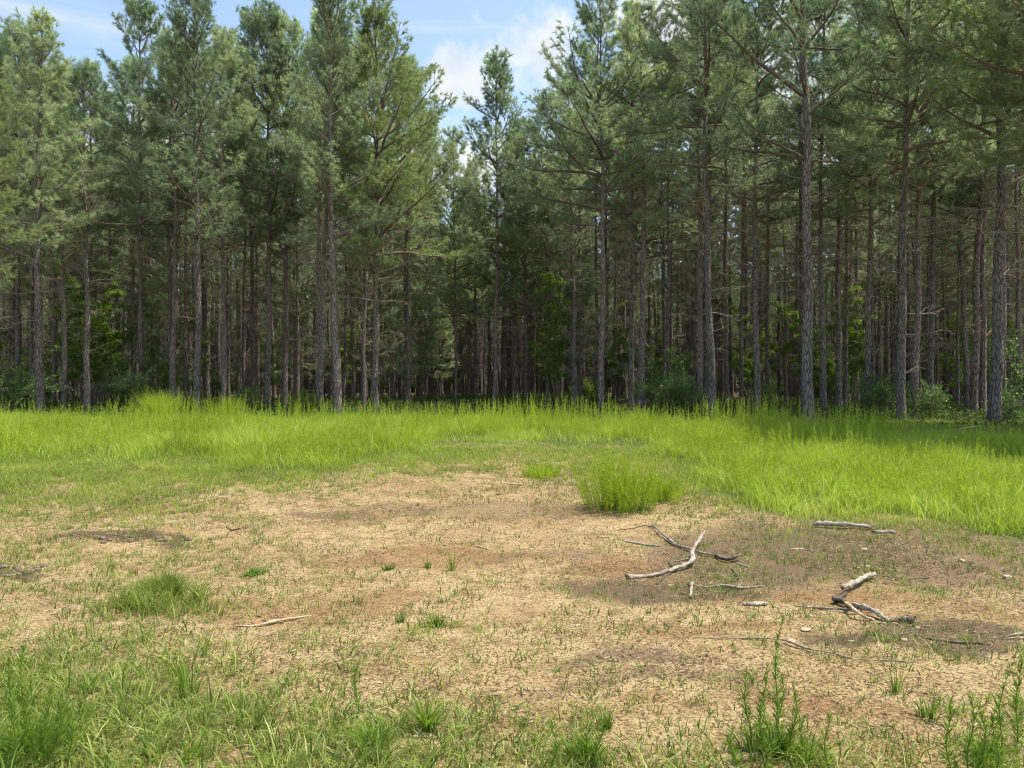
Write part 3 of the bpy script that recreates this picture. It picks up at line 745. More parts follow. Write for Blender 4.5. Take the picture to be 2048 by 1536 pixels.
for i in range(34):
    a = cl.uniform(140, 420) if i < 24 else cl.uniform(0, 90)
    b = 1078 + cl.normal(0, 3.5) if i < 24 else 1140 + cl.normal(0, 5)
    stone(a, b, cl.uniform(.016, .045), 400 + i, 'crumbly dark clod of mud on the low ridge at left', 'clod', .8, 'mud_clod', 'clod', 'clods along the mud ridge')

# ---------------------------------------------------------------- pines
def rot_about(d, up, ang):
    return d * math.cos(ang) + np.cross(up, d) * math.sin(ang) + up * np.dot(up, d) * (1 - math.cos(ang))

def pine(seed, H, cb, Lm, dens=1.0, dead=1.0, r0=None, needles=19, top=1.0, nlen=.185, nw=.019, cone=.72, nmat='needle'):
    """one pine, returns three meshes: trunk, dead branches, crown"""
    rg = np.random.default_rng(seed)
    r0 = r0 or H * .0092
    ph = rg.uniform(0, 6.28, 4); am = rg.uniform(.02, .07, 2)
    def axis(z):
        z = np.asarray(z, float)
        return np.stack([am[0] * np.sin(z * .42 + ph[0]) + .03 * np.sin(z * 1.5 + ph[1]) - am[0] * math.sin(ph[0]) - .03 * math.sin(ph[1]),
                         am[1] * np.sin(z * .38 + ph[2]) - am[1] * math.sin(ph[2]), z], -1)
    rad = lambda z: r0 * (np.clip(1 - z / H, 0, 1) ** .8 * .93 + .035) * (1 + .35 * np.exp(-z / .35))
    # trunk
    n, k = 70, 14
    zz = np.concatenate([[-.3, -.1], np.linspace(0.05, H, n - 2)])
    P = axis(zz); rr = rad(np.maximum(zz, 0))
    wh = np.zeros(n)
    whorls = []
    z = 1.2 + rg.uniform(0, .4)
    while z < H - .35:
        whorls.append(z); z += rg.uniform(.42, .68) * (1 if z < H * .7 else .75)
    for w in whorls: wh += np.exp(-((zz - w) / .05) ** 2)
    rr = rr * (1 + .10 * wh)
    V, l, c, m = tubes(P[None], rr[None], k)
    bump = 1 + .05 * rg.normal(size=len(V))
    ctr = np.repeat(P, k, 0)
    V = ctr + (V - ctr) * bump[:, None]
    trunk = [(V, l, c, 0)]
    # dead branches
    db, dr, tb, tr = [], [], [], []
    for w in whorls:
        if w > cb + 1.2: break
        t = w / cb
        for j in range(rg.poisson(3.4 * dead * (.4 + .9 * t))):
            a = rg.uniform(0, 6.28); L = rg.uniform(.35, 1.0) * (.5 + 2.1 * t)
            if rg.random() < .3: L *= .35
            e = rg.uniform(-.05, .75)
            q = [axis(w)]; d = np.array([math.cos(a) * math.cos(e), math.sin(a) * math.cos(e), math.sin(e)])
            for s in range(5):
                q.append(q[-1] + d * L / 5); d = norm(d + rg.normal(0, .16, 3) + np.array([0, 0, .03 if e < .5 else -.06]))
            q = np.array(q); db.append(q); rb = rg.uniform(.009, .018) * (.6 + .4 * min(L, 2))
            dr.append(np.linspace(rb, rb * .25, 6))
            for s in range(rg.integers(3, 9) if L > .6 else 0):
                u = rg.uniform(.25, .95) * 5; i = int(u); p = q[min(i, 4)] * (1 - u + i) + q[min(i, 4) + 1] * (u - i)
                dd = norm(norm(q[min(i, 4) + 1] - q[min(i, 4)]) + rg.normal(0, .75, 3)); l2 = rg.uniform(.15, .6) * min(1, L)
                d3 = norm(dd + rg.normal(0, .35, 3))
                tb.append([p, p + dd * l2 * .5, p + dd * l2 * .5 + d3 * l2 * .5]); tr.append([.008, .007, .004])
    deadc = []
    if db: deadc.append(tubes(np.array(db), np.array(dr), 5, mi=0))
    if tb: deadc.append(tubes(np.array(tb), np.array(tr), 3, False, mi=0))
    # live crown
    lb, lr, sb, sr, tc, td = [], [], [], [], [], []
    for w in whorls:
        if w < cb: continue
        t = (w - cb) / (H - cb)
        prof = (1 - t) ** cone * (.55 + .45 * min(1, t * 5 + .3)) + .10
        nb = rg.integers(3, 6) if t > .15 else rg.integers(2, 5)
        a0 = rg.uniform(0, 6.28)
        for j in range(nb):
            if rg.random() > dens and t < .8: continue
            a = a0 + j * 6.28 / nb + rg.normal(0, .35); L = Lm * prof * rg.uniform(.5, 1.25) * (1 + .18 * math.sin(a * 1.0 + ph[3]))
            e = .25 + .75 * t + rg.normal(0, .14)
            d = np.array([math.cos(a) * math.cos(e), math.sin(a) * math.cos(e), math.sin(e)])
            q = [axis(w)]
            ns = 6
            for s in range(ns):
                q.append(q[-1] + d * L / ns)
                d = norm(d + rg.normal(0, .08, 3) + np.array([0, 0, -.07 if s < 2 and t < .5 else .13]))
            q = np.array(q); rb = .010 + .016 * L * (1 - .4 * t)
            lb.append(q); lr.append(np.linspace(rb, .005, ns + 1))
            # side shoots
            nsec = int(L * 5.5) + 3
            side = 1
            for s in range(nsec):
                f = .22 + .76 * (s + rg.uniform(.2, .8)) / nsec
                u = f * ns; i = min(int(u), ns - 1); p = q[i] * (1 - u + i) + q[i + 1] * (u - i)
                tan = norm(q[i + 1] - q[i])
                side = -side
                up = np.array([0, 0, 1.]); sdir = norm(np.cross(tan, up)) * side
                dd = norm(tan * .75 + sdir * rg.uniform(.5, 1.1) + up * rg.uniform(-.15, .45))
                l2 = (.28 + .42 * L * (1 - f) ** .7 * .8) * rg.uniform(.6, 1.15)
                d3 = norm(dd + up * .35 + rg.normal(0, .12, 3))
                p1 = p + dd * l2 * .5; p2 = p1 + d3 * l2 * .5
                sb.append([p, p1, p2]); sr.append([.007, .005, .003])
                nt_ = max(1, int(l2 / .24))
                for g_ in range(nt_):
                    ff = 1 - (g_ + .0) / max(nt_, 1) * .75
                    pp = p2 * (2 * ff - 1) + p1 * (2 - 2 * ff) if ff > .5 else p1 * 2 * ff + p * (1 - 2 * ff)
                    tc.append(pp); td.append(d3 if g_ == 0 else norm(dd + rg.normal(0, .25, 3)))
                # little shoots off the side shoot
                for g_ in range(rg.integers(1, 4)):
                    ff = rg.uniform(.3, .9); pp = p * (1 - ff) + p2 * ff
                    d4 = norm(dd + rg.normal(0, .55, 3) + up * .25)
                    e4 = pp + d4 * rg.uniform(.12, .26)
                    sb.append([pp, (pp + e4) / 2, e4]); sr.append([.004, .003, .002])
                    tc.append(e4); td.append(d4)
            tc.append(q[-1]); td.append(norm(d + [0, 0, .3])); tc.append(q[-2]); td.append(norm(d))
    # leader
    for z_ in np.arange(H - .5, H + .15, .14):
        tc.append(axis(z_)); td.append(np.array([0, 0, 1.]))
    cr = [tubes(np.array(lb), np.array(lr), 5, mi=1), tubes(np.array(sb), np.array(sr), 3, False, mi=1)]
    tc, td = np.array(tc), norm(np.array(td))
    nn = needles
    ii = np.repeat(np.arange(len(tc)), nn); m = len(ii)
    ax = td[ii]; per = norm(np.cross(ax, norm(rg.normal(size=(m, 3)))))
    al = rg.uniform(.2, 1.2, m)
    d = ax * np.cos(al)[:, None] + per * np.sin(al)[:, None]
    b = tc[ii] - ax * rg.uniform(-.02, .10, m)[:, None]
    L = nlen * rg.uniform(.65, 1.15, m)
    w = nw * rg.uniform(.6, 1.2, m)
    s = norm(np.cross(d, norm(rg.normal(size=(m, 3)))))
    tip = b + d * L[:, None] - np.array([0, 0, .02])
    cr.append(tris(b - s * w[:, None] * .5, b + s * w[:, None] * .5, tip, mi=0))
    print('pine', seed, 'tufts', len(tc), 'needles', m)
    cr += [(v_, l_, c_, 2) for v_, l_, c_, _ in deadc]
    return (make_mesh('trunk', trunk, [M['bark']]), make_mesh('crown', cr, [M[nmat], M['limb'], M['twig']], False))

PV = {}
def variant(key, *a, **k): PV[key] = (pine(*a, **k), a[1])
# edge pines with deep crowns
variant('e0', 11, 16.0, 6.3, 2.7, dens=.82)
variant('e1', 12, 16.5, 6.6, 2.9, dens=.75)
variant('e2', 13, 15.5, 6.0, 2.6, dens=.85)
variant('e3', 14, 17.0, 7.0, 3.0, dens=.72)
variant('open', 15, 15.5, 6.6, 2.9, dens=.85, cone=.8)       # airy gap tree
variant('wide', 16, 15.5, 5.0, 4.0, dens=.95, cone=.62, nmat='needle_light')
variant('open2', 18, 15.0, 6.4, 3.7, dens=.78, cone=.8)
variant('e4', 19, 16.0, 6.2, 2.4, dens=.7, cone=.6, dead=1.6)
variant('low', 17, 13.0, 3.6, 2.6, dens=.95)
# inner pines, crown only at the top
for i_ in range(5): variant('i%d' % i_, 30 + i_, 15.5 + .5 * (i_ % 3), 8.6 + .5 * i_, 2.1 + .17 * i_, dens=.8, dead=2.0, needles=16, nlen=.19, nw=.018)
variant('young', 50, 6.0, 1.0, 1.5, dens=.95, dead=.2, r0=.05, nw=.014)

n_tree = 0
def put_pine(key, x, y, h, dia=None, rz=0, label=None, group=None, tilt=(0, 0), name='pine_tree'):
    global n_tree
    (tm, cm), H = PV[key]
    root = bpy.data.objects.new(name, None); COL.objects.link(root)
    s = h / H
    wide = s if dia is None else dia / (2 * H * .0092 if key != 'young' else .1)
    root.location = (x, y, float(gz(x, y)))
    root.rotation_euler = (tilt[0], tilt[1], rz)
    for nm, me_ in (('trunk', tm), ('crown', cm)):
        if me_ is None: continue
        o = link(nm, me_, root)
        # the trunk may be stouter than the tree's height alone would give
        o.scale = (wide, wide, s) if nm == 'trunk' else (s, s, s)
    n_tree += 1
    return tag(root, label, 'pine', group)

def hero(px, D, h, key, dia, label, rz=None, group='pines at the forest edge', lean=0.0):
    x = (px - 1024) / F * D
    return put_pine(key, x, D, h, dia * .88, rng.uniform(0, 6.28) if rz is None else rz, label, group, (rng.normal(0, .006), lean))

HERO = [
 # px, distance, height, variant, diameter, label, lean
 (82, 24.5, 12.9, 'e2', .27, 'bushy-crowned pine at the far left, its rounded top against the blue sky', -.012),
 (64, 30, 14.0, 'e0', .20, 'thin pale pine trunk right behind the far left bushy pine', 0),
 (181, 33, 14.7, 'i0', .23, 'straight dark trunk between the far left pine and the paired pale trunks', 0),
 (284, 29.5, 15.9, 'e1', .24, 'grey pine with open top left of the pale straight pine', -.01),
 (266, 34, 15.2, 'i1', .22, 'dark trunk close left of the grey pine with open top', 0),
 (396, 25.5, 14.1, 'e3', .28, 'pale sunlit straight pine, brightest trunk of the left group', -.015),
 (343, 31, 15.2, 'e4', .24, 'slim pine left of the pale sunlit straight pine', 0),
 (371, 35, 16.3, 'i3', .24, 'slim pine touching the pale sunlit pine on its left', 0),
 (447, 31, 15.2, 'e0', .23, 'dark slim pine right of the pale sunlit straight pine', 0),
 (505, 34, 17.6, 'e1', .22, 'thin pine with a pointed top halfway between the two pale left pines', 0),
 (536, 30, 15.8, 'e4', .27, 'left one of two dark trunks standing side by side', 0),
 (570, 30.5, 15.4, 'e3', .26, 'right one of two dark trunks, leaning slightly at the foot', .01),
 (592, 37, 16.2, 'i4', .22, 'thin trunk between the leaning dark trunk and the stout pale pine', 0),
 (642, 29, 14.9, 'i0', .27, 'dark trunk just left of the stout pale pine', 0),
 (675, 24.5, 13.9, 'e1', .30, 'stout pale pine with rough bark left of the sky gap', -.02),
 (727, 30, 14.6, 'i2', .23, 'narrow sunlit trunk between the stout pale pine and the gap-side pine', 0),
 (753, 26.5, 13.9, 'wide', .25, 'wide-spreading pine on the left side of the sky gap', 0),
 (912, 37, 13.0, 'low', .20, 'low-crowned pine in the gap left of the lone pointed pine', 0),
 (858, 46, 12.5, 'low', .20, 'smaller low-crowned pine farther back at the left of the gap', 0),
 (938, 44, 12.4, 'low', .26, 'dark pine just left behind the lone pointed pine', 0),
 (989, 34, 15.3, 'open', .23, 'lone pointed pine standing free in the sky gap', 0),
 (952, 40, 12.6, 'low', .2, 'low-crowned pine close behind the left side of the lone pointed pine', 0),
 (1052, 36, 13.2, 'low', .22, 'low-crowned pine filling the gap right of the lone pointed pine', 0),
 (1095, 34, 13.8, 'e2', .22, 'bushy pine between the gap and the pine with bare ascending limbs', 0),
 (1028, 38, 13.2, 'low', .26, 'dark pine with drooping crown right behind the lone pointed pine', 0),
 (1068, 44, 13.0, 'low', .21, 'small pine in the right part of the gap', 0),
 (1142, 42, 14.5, 'i1', .22, 'dark slim pine left of the gap-side pale pine on the right', 0),
 (1157, 40, 15, 'i3', .26, 'second dark pine left of the gap-side pale pine', 0),
 (1202, 26.5, 14.8, 'open2', .25, 'tall pine with bare ascending limbs on the right side of the sky gap', 0),
 (1228, 40, 16, 'i0', .20, 'thin pine right behind the pine with bare ascending limbs', 0),
 (1262, 29, 14.7, 'i1', .26, 'dark trunk rising out of the dark shrub', 0),
 (1284, 27, 14.3, 'i4', .28, 'thick dark trunk behind the right of the dark shrub', 0),
 (1328, 36, 16.5, 'e0', .23, 'thin grey trunk rising over the middle of the dark shrub', 0),
 (1399, 27, 16.8, 'i2', .22, 'grey trunk by the leaning broken log', 0),
 (1413, 32, 17, 'i3', .28, 'dark trunk showing between the two grey trunks by the broken log', 0),
 (1424, 23, 17, 'e3', .26, 'big grey pine right of the leaning broken log', .018),
 (1455, 31, 16, 'i4', .24, 'ivy-dark trunk right of the big grey pine by the log', 0),
 (1482, 33, 17, 'i0', .22, 'slender dark trunk two right of the big grey pine by the log', 0),
 (1514, 26, 16, 'e4', .26, 'grey pine midway between the log pine and the largest pine', 0),
 (1607, 30, 16, 'i1', .28, 'black trunk half hidden behind the largest pine', 0),
 (1619, 19.5, 16.5, 'e1', .32, 'largest pine trunk of the right group, rough grey bark', .022),
 (1647, 28, 16, 'i2', .27, 'dark trunk just right of the largest pine', 0),
 (1690, 33, 16, 'i3', .22, 'thin shaded trunk second right of the largest pine', 0),
 (1732, 25.5, 16.5, 'e2', .23, 'straight mid-grey pine between the largest pine and the forked pair', 0),
 (1797, 29, 16, 'i4', .28, 'black trunk left behind the leaning grey pine', 0),
 (1803, 21.5, 16.5, 'e0', .27, 'leaning grey pine with peeling bark streak', .022),
 (1832, 24, 16, 'e3', .26, 'dark pine close right of the leaning grey pine', 0),
 (1860, 26.5, 16, 'e4', .26, 'dark pine with a light streak right of the leaning grey pine', 0),
 (1917, 34, 15, 'i0', .15, 'very thin pine between the streaked pine and the double pine', 0),
 (1948, 26, 16, 'i1', .30, 'black leaning trunk left behind the double pine', -.03),
 (1967, 26, 16, 'i3', .24, 'narrow dark trunk touching the double pine on its left', 0),
 (1988, 19.5, 16, 'e2', .33, 'stout dark pine with many dead limbs near the right edge', 0),
 (2006, 25, 16.5, 'e1', .25, 'dark pine pressed right behind the stout pine near the right edge', 0),
 (2036, 28, 16, 'i4', .22, 'last dark trunk at the right edge', 0),
 (2130, 16, 15, 'wide', .30, 'pine outside the right edge whose boughs reach into view', 0),
 (2190, 15, 15.5, 'e1', .28, 'first of the unseen pines added beyond the right edge to shade the verge', 0),  # this and the next three: out of view, added to shade the verge
 (2330, 14.2, 16, 'e3', .28, 'second of the unseen pines added beyond the right edge for shade', 0),
 (2260, 18, 16, 'e0', .28, 'third of the unseen pines added beyond the right edge for shade', 0),
 (2420, 17.5, 16, 'e2', .28, 'last of the unseen pines added beyond the right edge for shade', 0),
 (-70, 18.5, 9.5, 'wide', .28, 'pine outside the left edge whose dark boughs reach into view', 0),
]
used = []
for i, (px, D, h, key, dia, lab, lean) in enumerate(HERO):
    hero(px, D, h, key, dia, lab, None, lean=lean)
    used.append(((px - 1024) / F * D, D))

# the stand behind, planted in loose rows
rgp = np.random.default_rng(77)
D = 27.0
cands = []
while D < 96:
    step = 2.7
    xx = np.arange(-(.74 * D + 4), .74 * D + 4, step)
    for x_ in xx:
        cands.append((x_ + rgp.normal(0, .75), D + rgp.normal(0, .7)))
    D += 2.55
placed = 0
rgp.shuffle(cands)
cands.sort(key=lambda c: c[1])
for (x_, y_) in cands:
    if placed >= 244: break
    u_ = 1024 + F * x_ / y_
    if 860 < u_ < 1135 and y_ < 46: continue
    if 690 < u_ <= 860 and y_ < 33: continue
    if any((x_ - a) ** 2 + (y_ - b) ** 2 < 2.4 for a, b in used): continue
    used.append((x_, y_)); placed += 1
    key = 'i%d' % rgp.integers(0, 5) if rgp.random() < .86 else ('e0', 'low', 'e2')[rgp.integers(0, 3)]
    hmax = 16.5 if not (860 < u_ < 1105) else 14
    h = rgp.uniform(13.5, hmax) if key != 'low' else rgp.uniform(11, 13)
    sky_top = np.interp(u_, [0, 60, 110, 180, 215, 300, 420, 455, 490, 600, 760, 850, 880, 1060, 1110, 1200, 2048], [70, 40, 150, 140, 40, 20, 30, 90, 30, 20, 40, 190, 260, 260, 60, -80, -200])
    h = min(h, (768 - sky_top) / F * y_ + 1.05)
    lab = 'slim dark pine in the second rank, partly hidden by the edge pines' if y_ < 36 else \
          ('thin pine trunk deep inside the stand' if y_ < 60 else 'distant pine at the back of the stand')
    put_pine(key, x_, y_, h, rgp.uniform(.15, .27), rgp.uniform(0, 6.28), lab,
             'pines of the second rank' if y_ < 36 else ('pines deep in the stand' if y_ < 60 else 'pines at the back'), (rgp.normal(0, .018), rgp.normal(0, .018)))
print('pines', n_tree)
for i, (px, D, h, lab) in enumerate([(840, 39, 6.0, 'young light green pine low under the wide-spreading pine'), (790, 36, 4.6, 'small young pine at the foot of the gap'),
        (880, 42, 5.4, 'young pine under the low-crowned pines of the gap'), (1165, 33, 6.2, 'young pine with light needles left of the pine with bare limbs'),
        (318, 36, 6.0, 'young pine behind the slim pines of the left group'), (590, 40, 6.0, 'young pine behind the two dark trunks')]):
    put_pine('young', (px - 1024) / F * D, D, h, None, i * 1.3, lab, 'young pines under the stand', name='young_pine')

# ---------------------------------------------------------------- understorey
def shrub_mesh(seed, h, r, nleaf, lsize, mt, sparse=False):
    rg = np.random.default_rng(seed)
    st, sr, tips = [], [], []
    ns = 9 if not sparse else 4
    for i in range(ns):
        a = rg.uniform(0, 6.28); e = rg.uniform(.7, 1.4) if not sparse else rg.uniform(1.2, 1.5)
        d = np.array([math.cos(a) * math.cos(e), math.sin(a) * math.cos(e), math.sin(e)]); L = h * rg.uniform(.6, 1.0)
        q = [np.array([math.cos(a) * .05, math.sin(a) * .05, -.05])]
        for s in range(6): q.append(q[-1] + d * L / 6); d = norm(d + rg.normal(0, .13, 3))
        q = np.array(q); st.append(q); sr.append(np.linspace(.004 + .006 * h, .004, 7))
        for s in range(14):
            f = rg.uniform(.25, 1) * 6; j = min(int(f), 5); p = q[j] * (1 - f + j) + q[j + 1] * (f - j)
            b = rg.uniform(0, 6.28); e2 = rg.uniform(-.1, .9); l2 = r * rg.uniform(.3, 1.0) * (.7 if not sparse else .55)
            dd = np.array([math.cos(b) * math.cos(e2), math.sin(b) * math.cos(e2), math.sin(e2)])
            pp = [p]
            for g_ in range(6): pp.append(pp[-1] + dd * l2 / 6); dd = norm(dd + rg.normal(0, .12, 3))
            st.append(np.array(pp)); sr.append(np.linspace(.006, .002, 7)); tips.append(pp)
    tips = np.array(tips)
    k = rg.integers(0, len(tips), nleaf); f = rg.uniform(.8, 6, nleaf); j = np.minimum(f.astype(int), 5)
    p = tips[k, j] * (1 - f + j)[:, None] + tips[k, j + 1] * (f - j)[:, None] + rg.normal(0, .05, (nleaf, 3))
    p[:, 2] = np.maximum(p[:, 2], .03)
    d = norm(rg.normal(size=(nleaf, 3)) + np.array([0, 0, .1]))
    lf = leaves(p, d, lsize * rg.uniform(.6, 1.3, nleaf), lsize * .6 * rg.uniform(.7, 1.2, nleaf), rg, 0)
    return (make_mesh('stem', [tubes(np.array(st), np.array(sr), 4, False)], [M['limb']]), make_mesh('foliage', [lf], [mt], False))
SH = {'a': shrub_mesh(1, 2.2, 1.2, 2600, .10, M['shrub']), 'b': shrub_mesh(2, 1.5, 1.1, 1700, .09, M['shrub']),
      'c': shrub_mesh(3, 3.0, 1.3, 3000, .11, M['shrub']), 'd': shrub_mesh(4, 5.5, 1.6, 4200, .11, M['sapling'], True),
      'e': shrub_mesh(5, 7.0, 1.9, 5200, .12, M['sapling'], True), 'f': shrub_mesh(6, 1.1, 1.0, 2600, .09, M['sapling'])}
def shrub(key, px, D, s, lab, rz, name='shrub', cat='shrub', group='shrubs under the pines'):
    st, fo = SH[key]; x = (px - 1024) / F * D
    r = bpy.data.objects.new(name, None); COL.objects.link(r); r.location = (x, D, float(gz(x, D))); r.rotation_euler.z = rz
    r.scale = (s, s, s)
    link('stem', st, r); link('foliage', fo, r)
    tag(r, lab, cat, group)
for i, (k, px, D, s, lab) in enumerate([
    ('c', 1300, 29, 1.05, 'tallest dark broadleaf shrub right of the gap-side pine'),
    ('a', 1345, 26.5, .85, 'dark shrub on the right of the tallest broadleaf shrub'), ('b', 1378, 25.5, .75, 'low shrub behind the leaning broken log'),
    ('a', 1770, 25, .85, 'bluish green shrub left of the leaning grey pine'), ('b', 1755, 23.5, .8, 'low leafy shrub in front of the bluish one'),
    ('b', 1868, 23, .8, 'pale leaved shrub between the leaning grey pine and the stout pine'),
    ('c', 2042, 24, 1.1, 'dark tall shrub at the right edge'), ('b', 2010, 20.5, .7, 'low dark shrub at the foot of the stout right pine'),
    ('a', 275, 28, .9, 'leafy shrub at the foot of the grey pine with open top'),
    ('b', 500, 29, .7, 'pale leafed shrub left of the two dark trunks'), ('a', 20, 27, 1.0, 'dark shrub at the left edge'),
    ('f', 610, 26, .8, 'bright low bush left of the stout pale pine'),
    ]):
    shrub(k, px, D, s, lab, i * 1.7)
rgs = np.random.default_rng(8)
for i in range(38):
    D = rgs.uniform(29, 75); px = rgs.uniform(-150, 2200)
    if 860 < px < 1110 and rgs.random() < .6: continue
    k = ('a', 'b', 'c', 'f', 'd')[rgs.integers(0, 5)]
    shrub(k, px, D, rgs.uniform(.7, 1.1), 'green understorey shrub back among the pine trunks', rgs.uniform(0, 6), group='shrubs far in the stand')
for i in range(66):
    D = rgs.uniform(31, 75); px = rgs.uniform(1550, 2080) if i < 22 else (rgs.uniform(0, 420) if i < 32 else rgs.uniform(0, 2048))
    shrub(('d', 'e')[i % 2], px, D, rgs.uniform(.75, 1.1), 'spindly yellow-green sapling among the pine trunks', rgs.uniform(0, 6), 'sapling', 'sapling', 'saplings in the stand')

# low plants and sticks on the forest floor
n = 110000
y = rgs.uniform(15, 52, n); x = rgs.uniform(-1, 1, n) * (.72 * y + 3)
u = 1024 + F * x / y
lim = np.interp(u, [0, 1300, 1600, 2048], [22, 21, 18.5, 17])
k = (y > lim) & (rgs.random(n) < ss(.35, .6, fbm(x * .3, y * .3, 71)))
x, y = x[k], y[k]; n = len(x)
p = pts(x, y); p[:, 2] += rgs.uniform(0, .35, n) ** 1.3
d = norm(rgs.normal(size=(n, 3)) + np.array([0, 0, .3]))
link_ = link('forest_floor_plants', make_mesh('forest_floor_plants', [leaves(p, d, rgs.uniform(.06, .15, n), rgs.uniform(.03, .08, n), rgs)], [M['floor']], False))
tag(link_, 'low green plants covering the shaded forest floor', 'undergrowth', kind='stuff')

# short shaded grass between the meadow and the right pines
x, y = scatter(330, 11, 21.5)
u, v = uv_of(x, y)
k = (y > far_edge(u) - .3) & (u > 1150) & (rng.random(len(x)) < ss(.3, .55, fbm(x * .9, y * .9, 81)))
x, y = x[k], y[k]
vg = link('verge_grass', make_mesh('verge_grass', [tufts(x, y, 4, .04, .13, .008, .06, rng, (.2, 1.2), segs=2)], [M['short']]))
tag(vg, 'short shaded grass before the right pines', 'grass', kind='stuff')

# far woods closing the view
n_cl = 6800
a = rgs.uniform(-.80, .80, n_cl); D = rgs.uniform(84, 125, n_cl)
cx, cy = np.tan(a) * D, D
hz = rgs.uniform(0, 1, n_cl) ** .75 * 13.8
per = 46
ii = np.repeat(np.arange(n_cl), per); m = len(ii)
p = np.stack([cx[ii], cy[ii], hz[ii] + .3], 1) + rgs.normal(size=(m, 3)) * np.array([1.3, 1.3, .7])
d = norm(rgs.normal(size=(m, 3)))
fw = leaves(p, d, rgs.uniform(.35, .9, m), rgs.uniform(.16, .38, m), rgs, 0)
nt_ = 1200
a = rgs.uniform(-.68, .68, nt_); D = rgs.uniform(47, 112, nt_)
tx = np.tan(a) * D
P = np.stack([np.stack([tx, D, gz(tx, D) - .2], 1), np.stack([tx + rgs.normal(0, .3, nt_), D + rgs.normal(0, .3, nt_), rgs.uniform(10, 13.5, nt_)], 1)], 1)
ft = tubes(P, rgs.uniform(.75, 1.2, (nt_, 1)) * np.array([[.12, .04]]), 6, False, 1)
# their thin dead side twigs and sparse tops
ii = np.repeat(np.arange(nt_), 34); m2 = len(ii); t_ = rgs.uniform(.12, .95, m2)[:, None]
q0 = P[ii, 0] * (1 - t_) + P[ii, 1] * t_; aa = rgs.uniform(0, 6.28, m2)
dd = np.stack([np.cos(aa), np.sin(aa), rgs.uniform(-.1, .8, m2)], 1); LL = rgs.uniform(.4, 2.0, m2)[:, None]
q1 = q0 + dd * LL * .5; q2 = q1 + (dd + rgs.normal(0, .25, (m2, 3))) * LL * .5
fb = tubes(np.stack([q0, q1, q2], 1), np.tile([[.014, .010, .005]], (m2, 1)), 3, False, 2)
ii = np.repeat(np.arange(nt_), 150); m3 = len(ii); t_ = rgs.uniform(.62, 1.03, m3)[:, None]
q0 = P[ii, 0] * (1 - t_) + P[ii, 1] * t_ + rgs.normal(size=(m3, 3)) * np.array([1, 1, .25]) * (1.25 - .9 * np.maximum(t_ - .62, 0) / .4)
fn = leaves(q0, norm(rgs.normal(size=(m3, 3))), rgs.uniform(.25, .6, m3), rgs.uniform(.05, .13, m3), rgs, 3)
fo = link('distant_woods', make_mesh('distant_woods', [fw, ft, fb, fn], [M['far'], M['bark'], M['twig'], M['needle']], False))
tag(fo, 'crowded far pines and woods closing the view behind the pine stand', 'woods', kind='stuff')

# ---------------------------------------------------------------- camera, light, sky
cam = bpy.data.cameras.new('camera'); co = bpy.data.objects.new('camera', cam); COL.objects.link(co)
co.location = (0, 0, EYE); co.rotation_euler = (R(90), 0, 0)
cam.sensor_width = 36; cam.lens = 36 * F / 2048; cam.clip_end = 2000; cam.clip_start = .05
S.camera = co

SUN_EL, SUN_AZ = 67, 87          # azimuth from +Y (ahead) clockwise towards +X (right)
to_sun = Vector((math.sin(R(SUN_AZ)) * math.cos(R(SUN_EL)), math.cos(R(SUN_AZ)) * math.cos(R(SUN_EL)), math.sin(R(SUN_EL))))
sl_ = bpy.data.lights.new('sun', 'SUN'); sl_.energy = 5.0; sl_.angle = R(.5); sl_.color = (1, .94, .82)
so = bpy.data.objects.new('sun', sl_); COL.objects.link(so)
so.rotation_euler = to_sun.to_track_quat('Z', 'Y').to_euler(); so.location = to_sun * 50

w = bpy.data.worlds.new('World'); S.world = w; w.use_nodes = True
nt = w.node_tree; nt.nodes.clear()
out = nt.nodes.new('ShaderNodeOutputWorld'); bg = nt.nodes.new('ShaderNodeBackground'); bg.inputs[1].default_value = .145
sky = nt.nodes.new('ShaderNodeTexSky'); sky.sky_type = 'NISHITA'; sky.sun_disc = False
sky.sun_elevation = R(SUN_EL); sky.sun_rotation = R(SUN_AZ); sky.air_density = 1.0; sky.dust_density = 1.5; sky.ozone_density = 1.2
tc = nt.nodes.new('ShaderNodeTexCoord'); G = tc.outputs['Generated']
def pdir(px, py):
    v = Vector(((px - 1024) / F, 1, (768 - py) / F)); return v.normalized()
def blob(px, py, rx, ry, edge=1.0):
    c = pdir(px, py)
    s = nt.nodes.new('ShaderNodeVectorMath'); s.operation = 'SUBTRACT'; nt.links.new(G, s.inputs[0]); s.inputs[1].default_value = c
    m_ = nt.nodes.new('ShaderNodeVectorMath'); m_.operation = 'MULTIPLY'; nt.links.new(s.outputs[0], m_.inputs[0])
    m_.inputs[1].default_value = (F / rx, 1.0, F / ry)
    l_ = nt.nodes.new('ShaderNodeVectorMath'); l_.operation = 'LENGTH'; nt.links.new(m_.outputs[0], l_.inputs[0])
    r_ = nt.nodes.new('ShaderNodeMapRange'); r_.inputs[1].default_value = 1.4; r_.inputs[2].default_value = .2
    nt.links.new(l_.outputs['Value'], r_.inputs[0]); return r_.outputs[0]
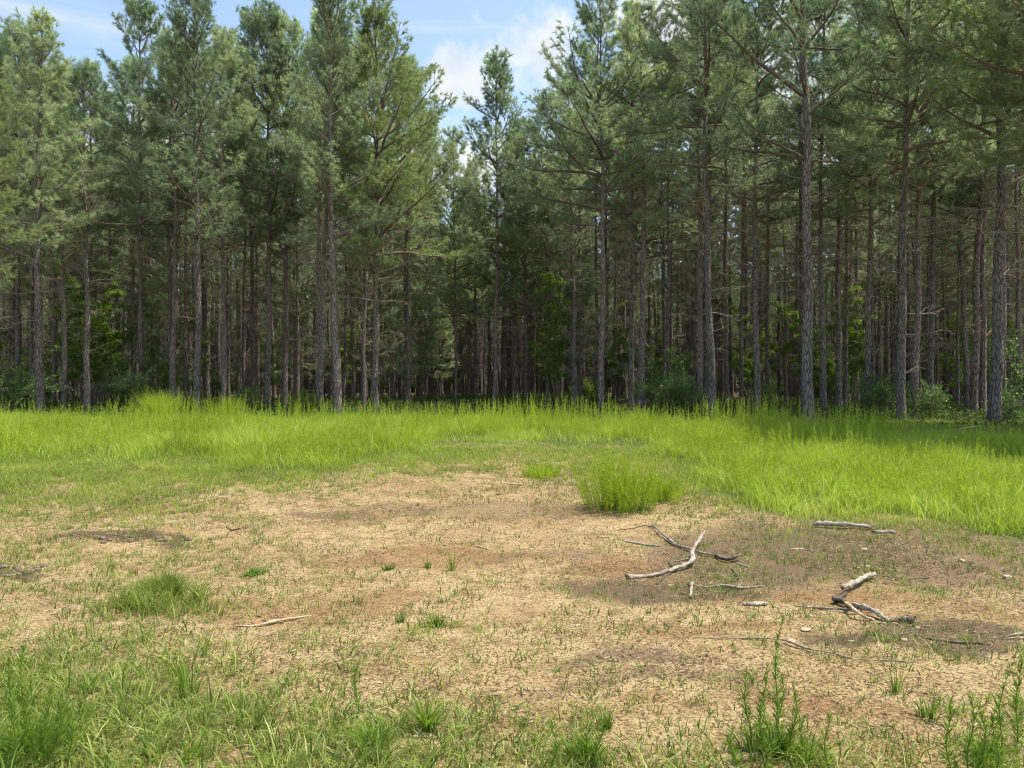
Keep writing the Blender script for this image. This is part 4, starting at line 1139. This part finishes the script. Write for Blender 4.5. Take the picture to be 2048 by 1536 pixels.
def mr(f, a, b, c=0, d=1):
    r_ = nt.nodes.new('ShaderNodeMapRange'); r_.interpolation_type = 'SMOOTHSTEP'
    r_.inputs[1].default_value = a; r_.inputs[2].default_value = b; r_.inputs[3].default_value = c; r_.inputs[4].default_value = d
    nt.links.new(f, r_.inputs[0]); return r_.outputs[0]
cn = noise(nt, G, 15, 9, .62)
reg = blob(1040, 105, 130, 65)
for b_ in ((930, 160, 95, 65), (900, 320, 230, 95), (1330, 60, 160, 110), (1700, 150, 420, 260), (300, 330, 500, 110)):
    reg = mth(nt, 'MAXIMUM', reg, blob(*b_))
cf = mr(mth(nt, 'ADD', mth(nt, 'MULTIPLY', reg, .42), mth(nt, 'MULTIPLY', cn, 1.15)), .72, 1.0)
mp = nt.nodes.new('ShaderNodeMapping'); mp.inputs['Scale'].default_value = (3, 3, 40); nt.links.new(G, mp.inputs[0])
stn = noise(nt, mp.outputs[0], 1.6, 4, .6)
st1 = mth(nt, 'MULTIPLY', mth(nt, 'MAXIMUM', blob(960, 57, 230, 9), blob(140, 38, 330, 26)), mr(stn, .25, .7))
tot = mth(nt, 'MAXIMUM', mth(nt, 'MULTIPLY', cf, .95), mth(nt, 'MULTIPLY', st1, .55))
shade = mr(noise(nt, G, 22, 4), .3, .7)
ccol = mixc(nt, shade, (3.5, 3.8, 4.2), (4.5, 4.6, 4.7))
base = mixc(nt, 1.0, sky.outputs[0], (1.35, 1.32, 1.22), 'MULTIPLY')
nt.links.new(mixc(nt, tot, base, ccol), bg.inputs[0])
nt.links.new(bg.outputs[0], out.inputs[0])

S.render.engine = 'CYCLES'
S.view_settings.view_transform = 'Standard'; S.view_settings.look = 'None'; S.view_settings.gamma = 1
S.view_settings.exposure = 0.65
c = S.cycles
c.max_bounces = 5; c.diffuse_bounces = 3; c.glossy_bounces = 1; c.transmission_bounces = 3; c.transparent_max_bounces = 2
c.pixel_filter_type = 'BLACKMAN_HARRIS'; c.filter_width = 1.0
c.use_denoising = True; c.denoiser = 'OPENIMAGEDENOISE'
c.use_adaptive_sampling = True; c.adaptive_threshold = .02
c.sample_clamp_indirect = 4
S.render.resolution_x = 1024; S.render.resolution_y = 768
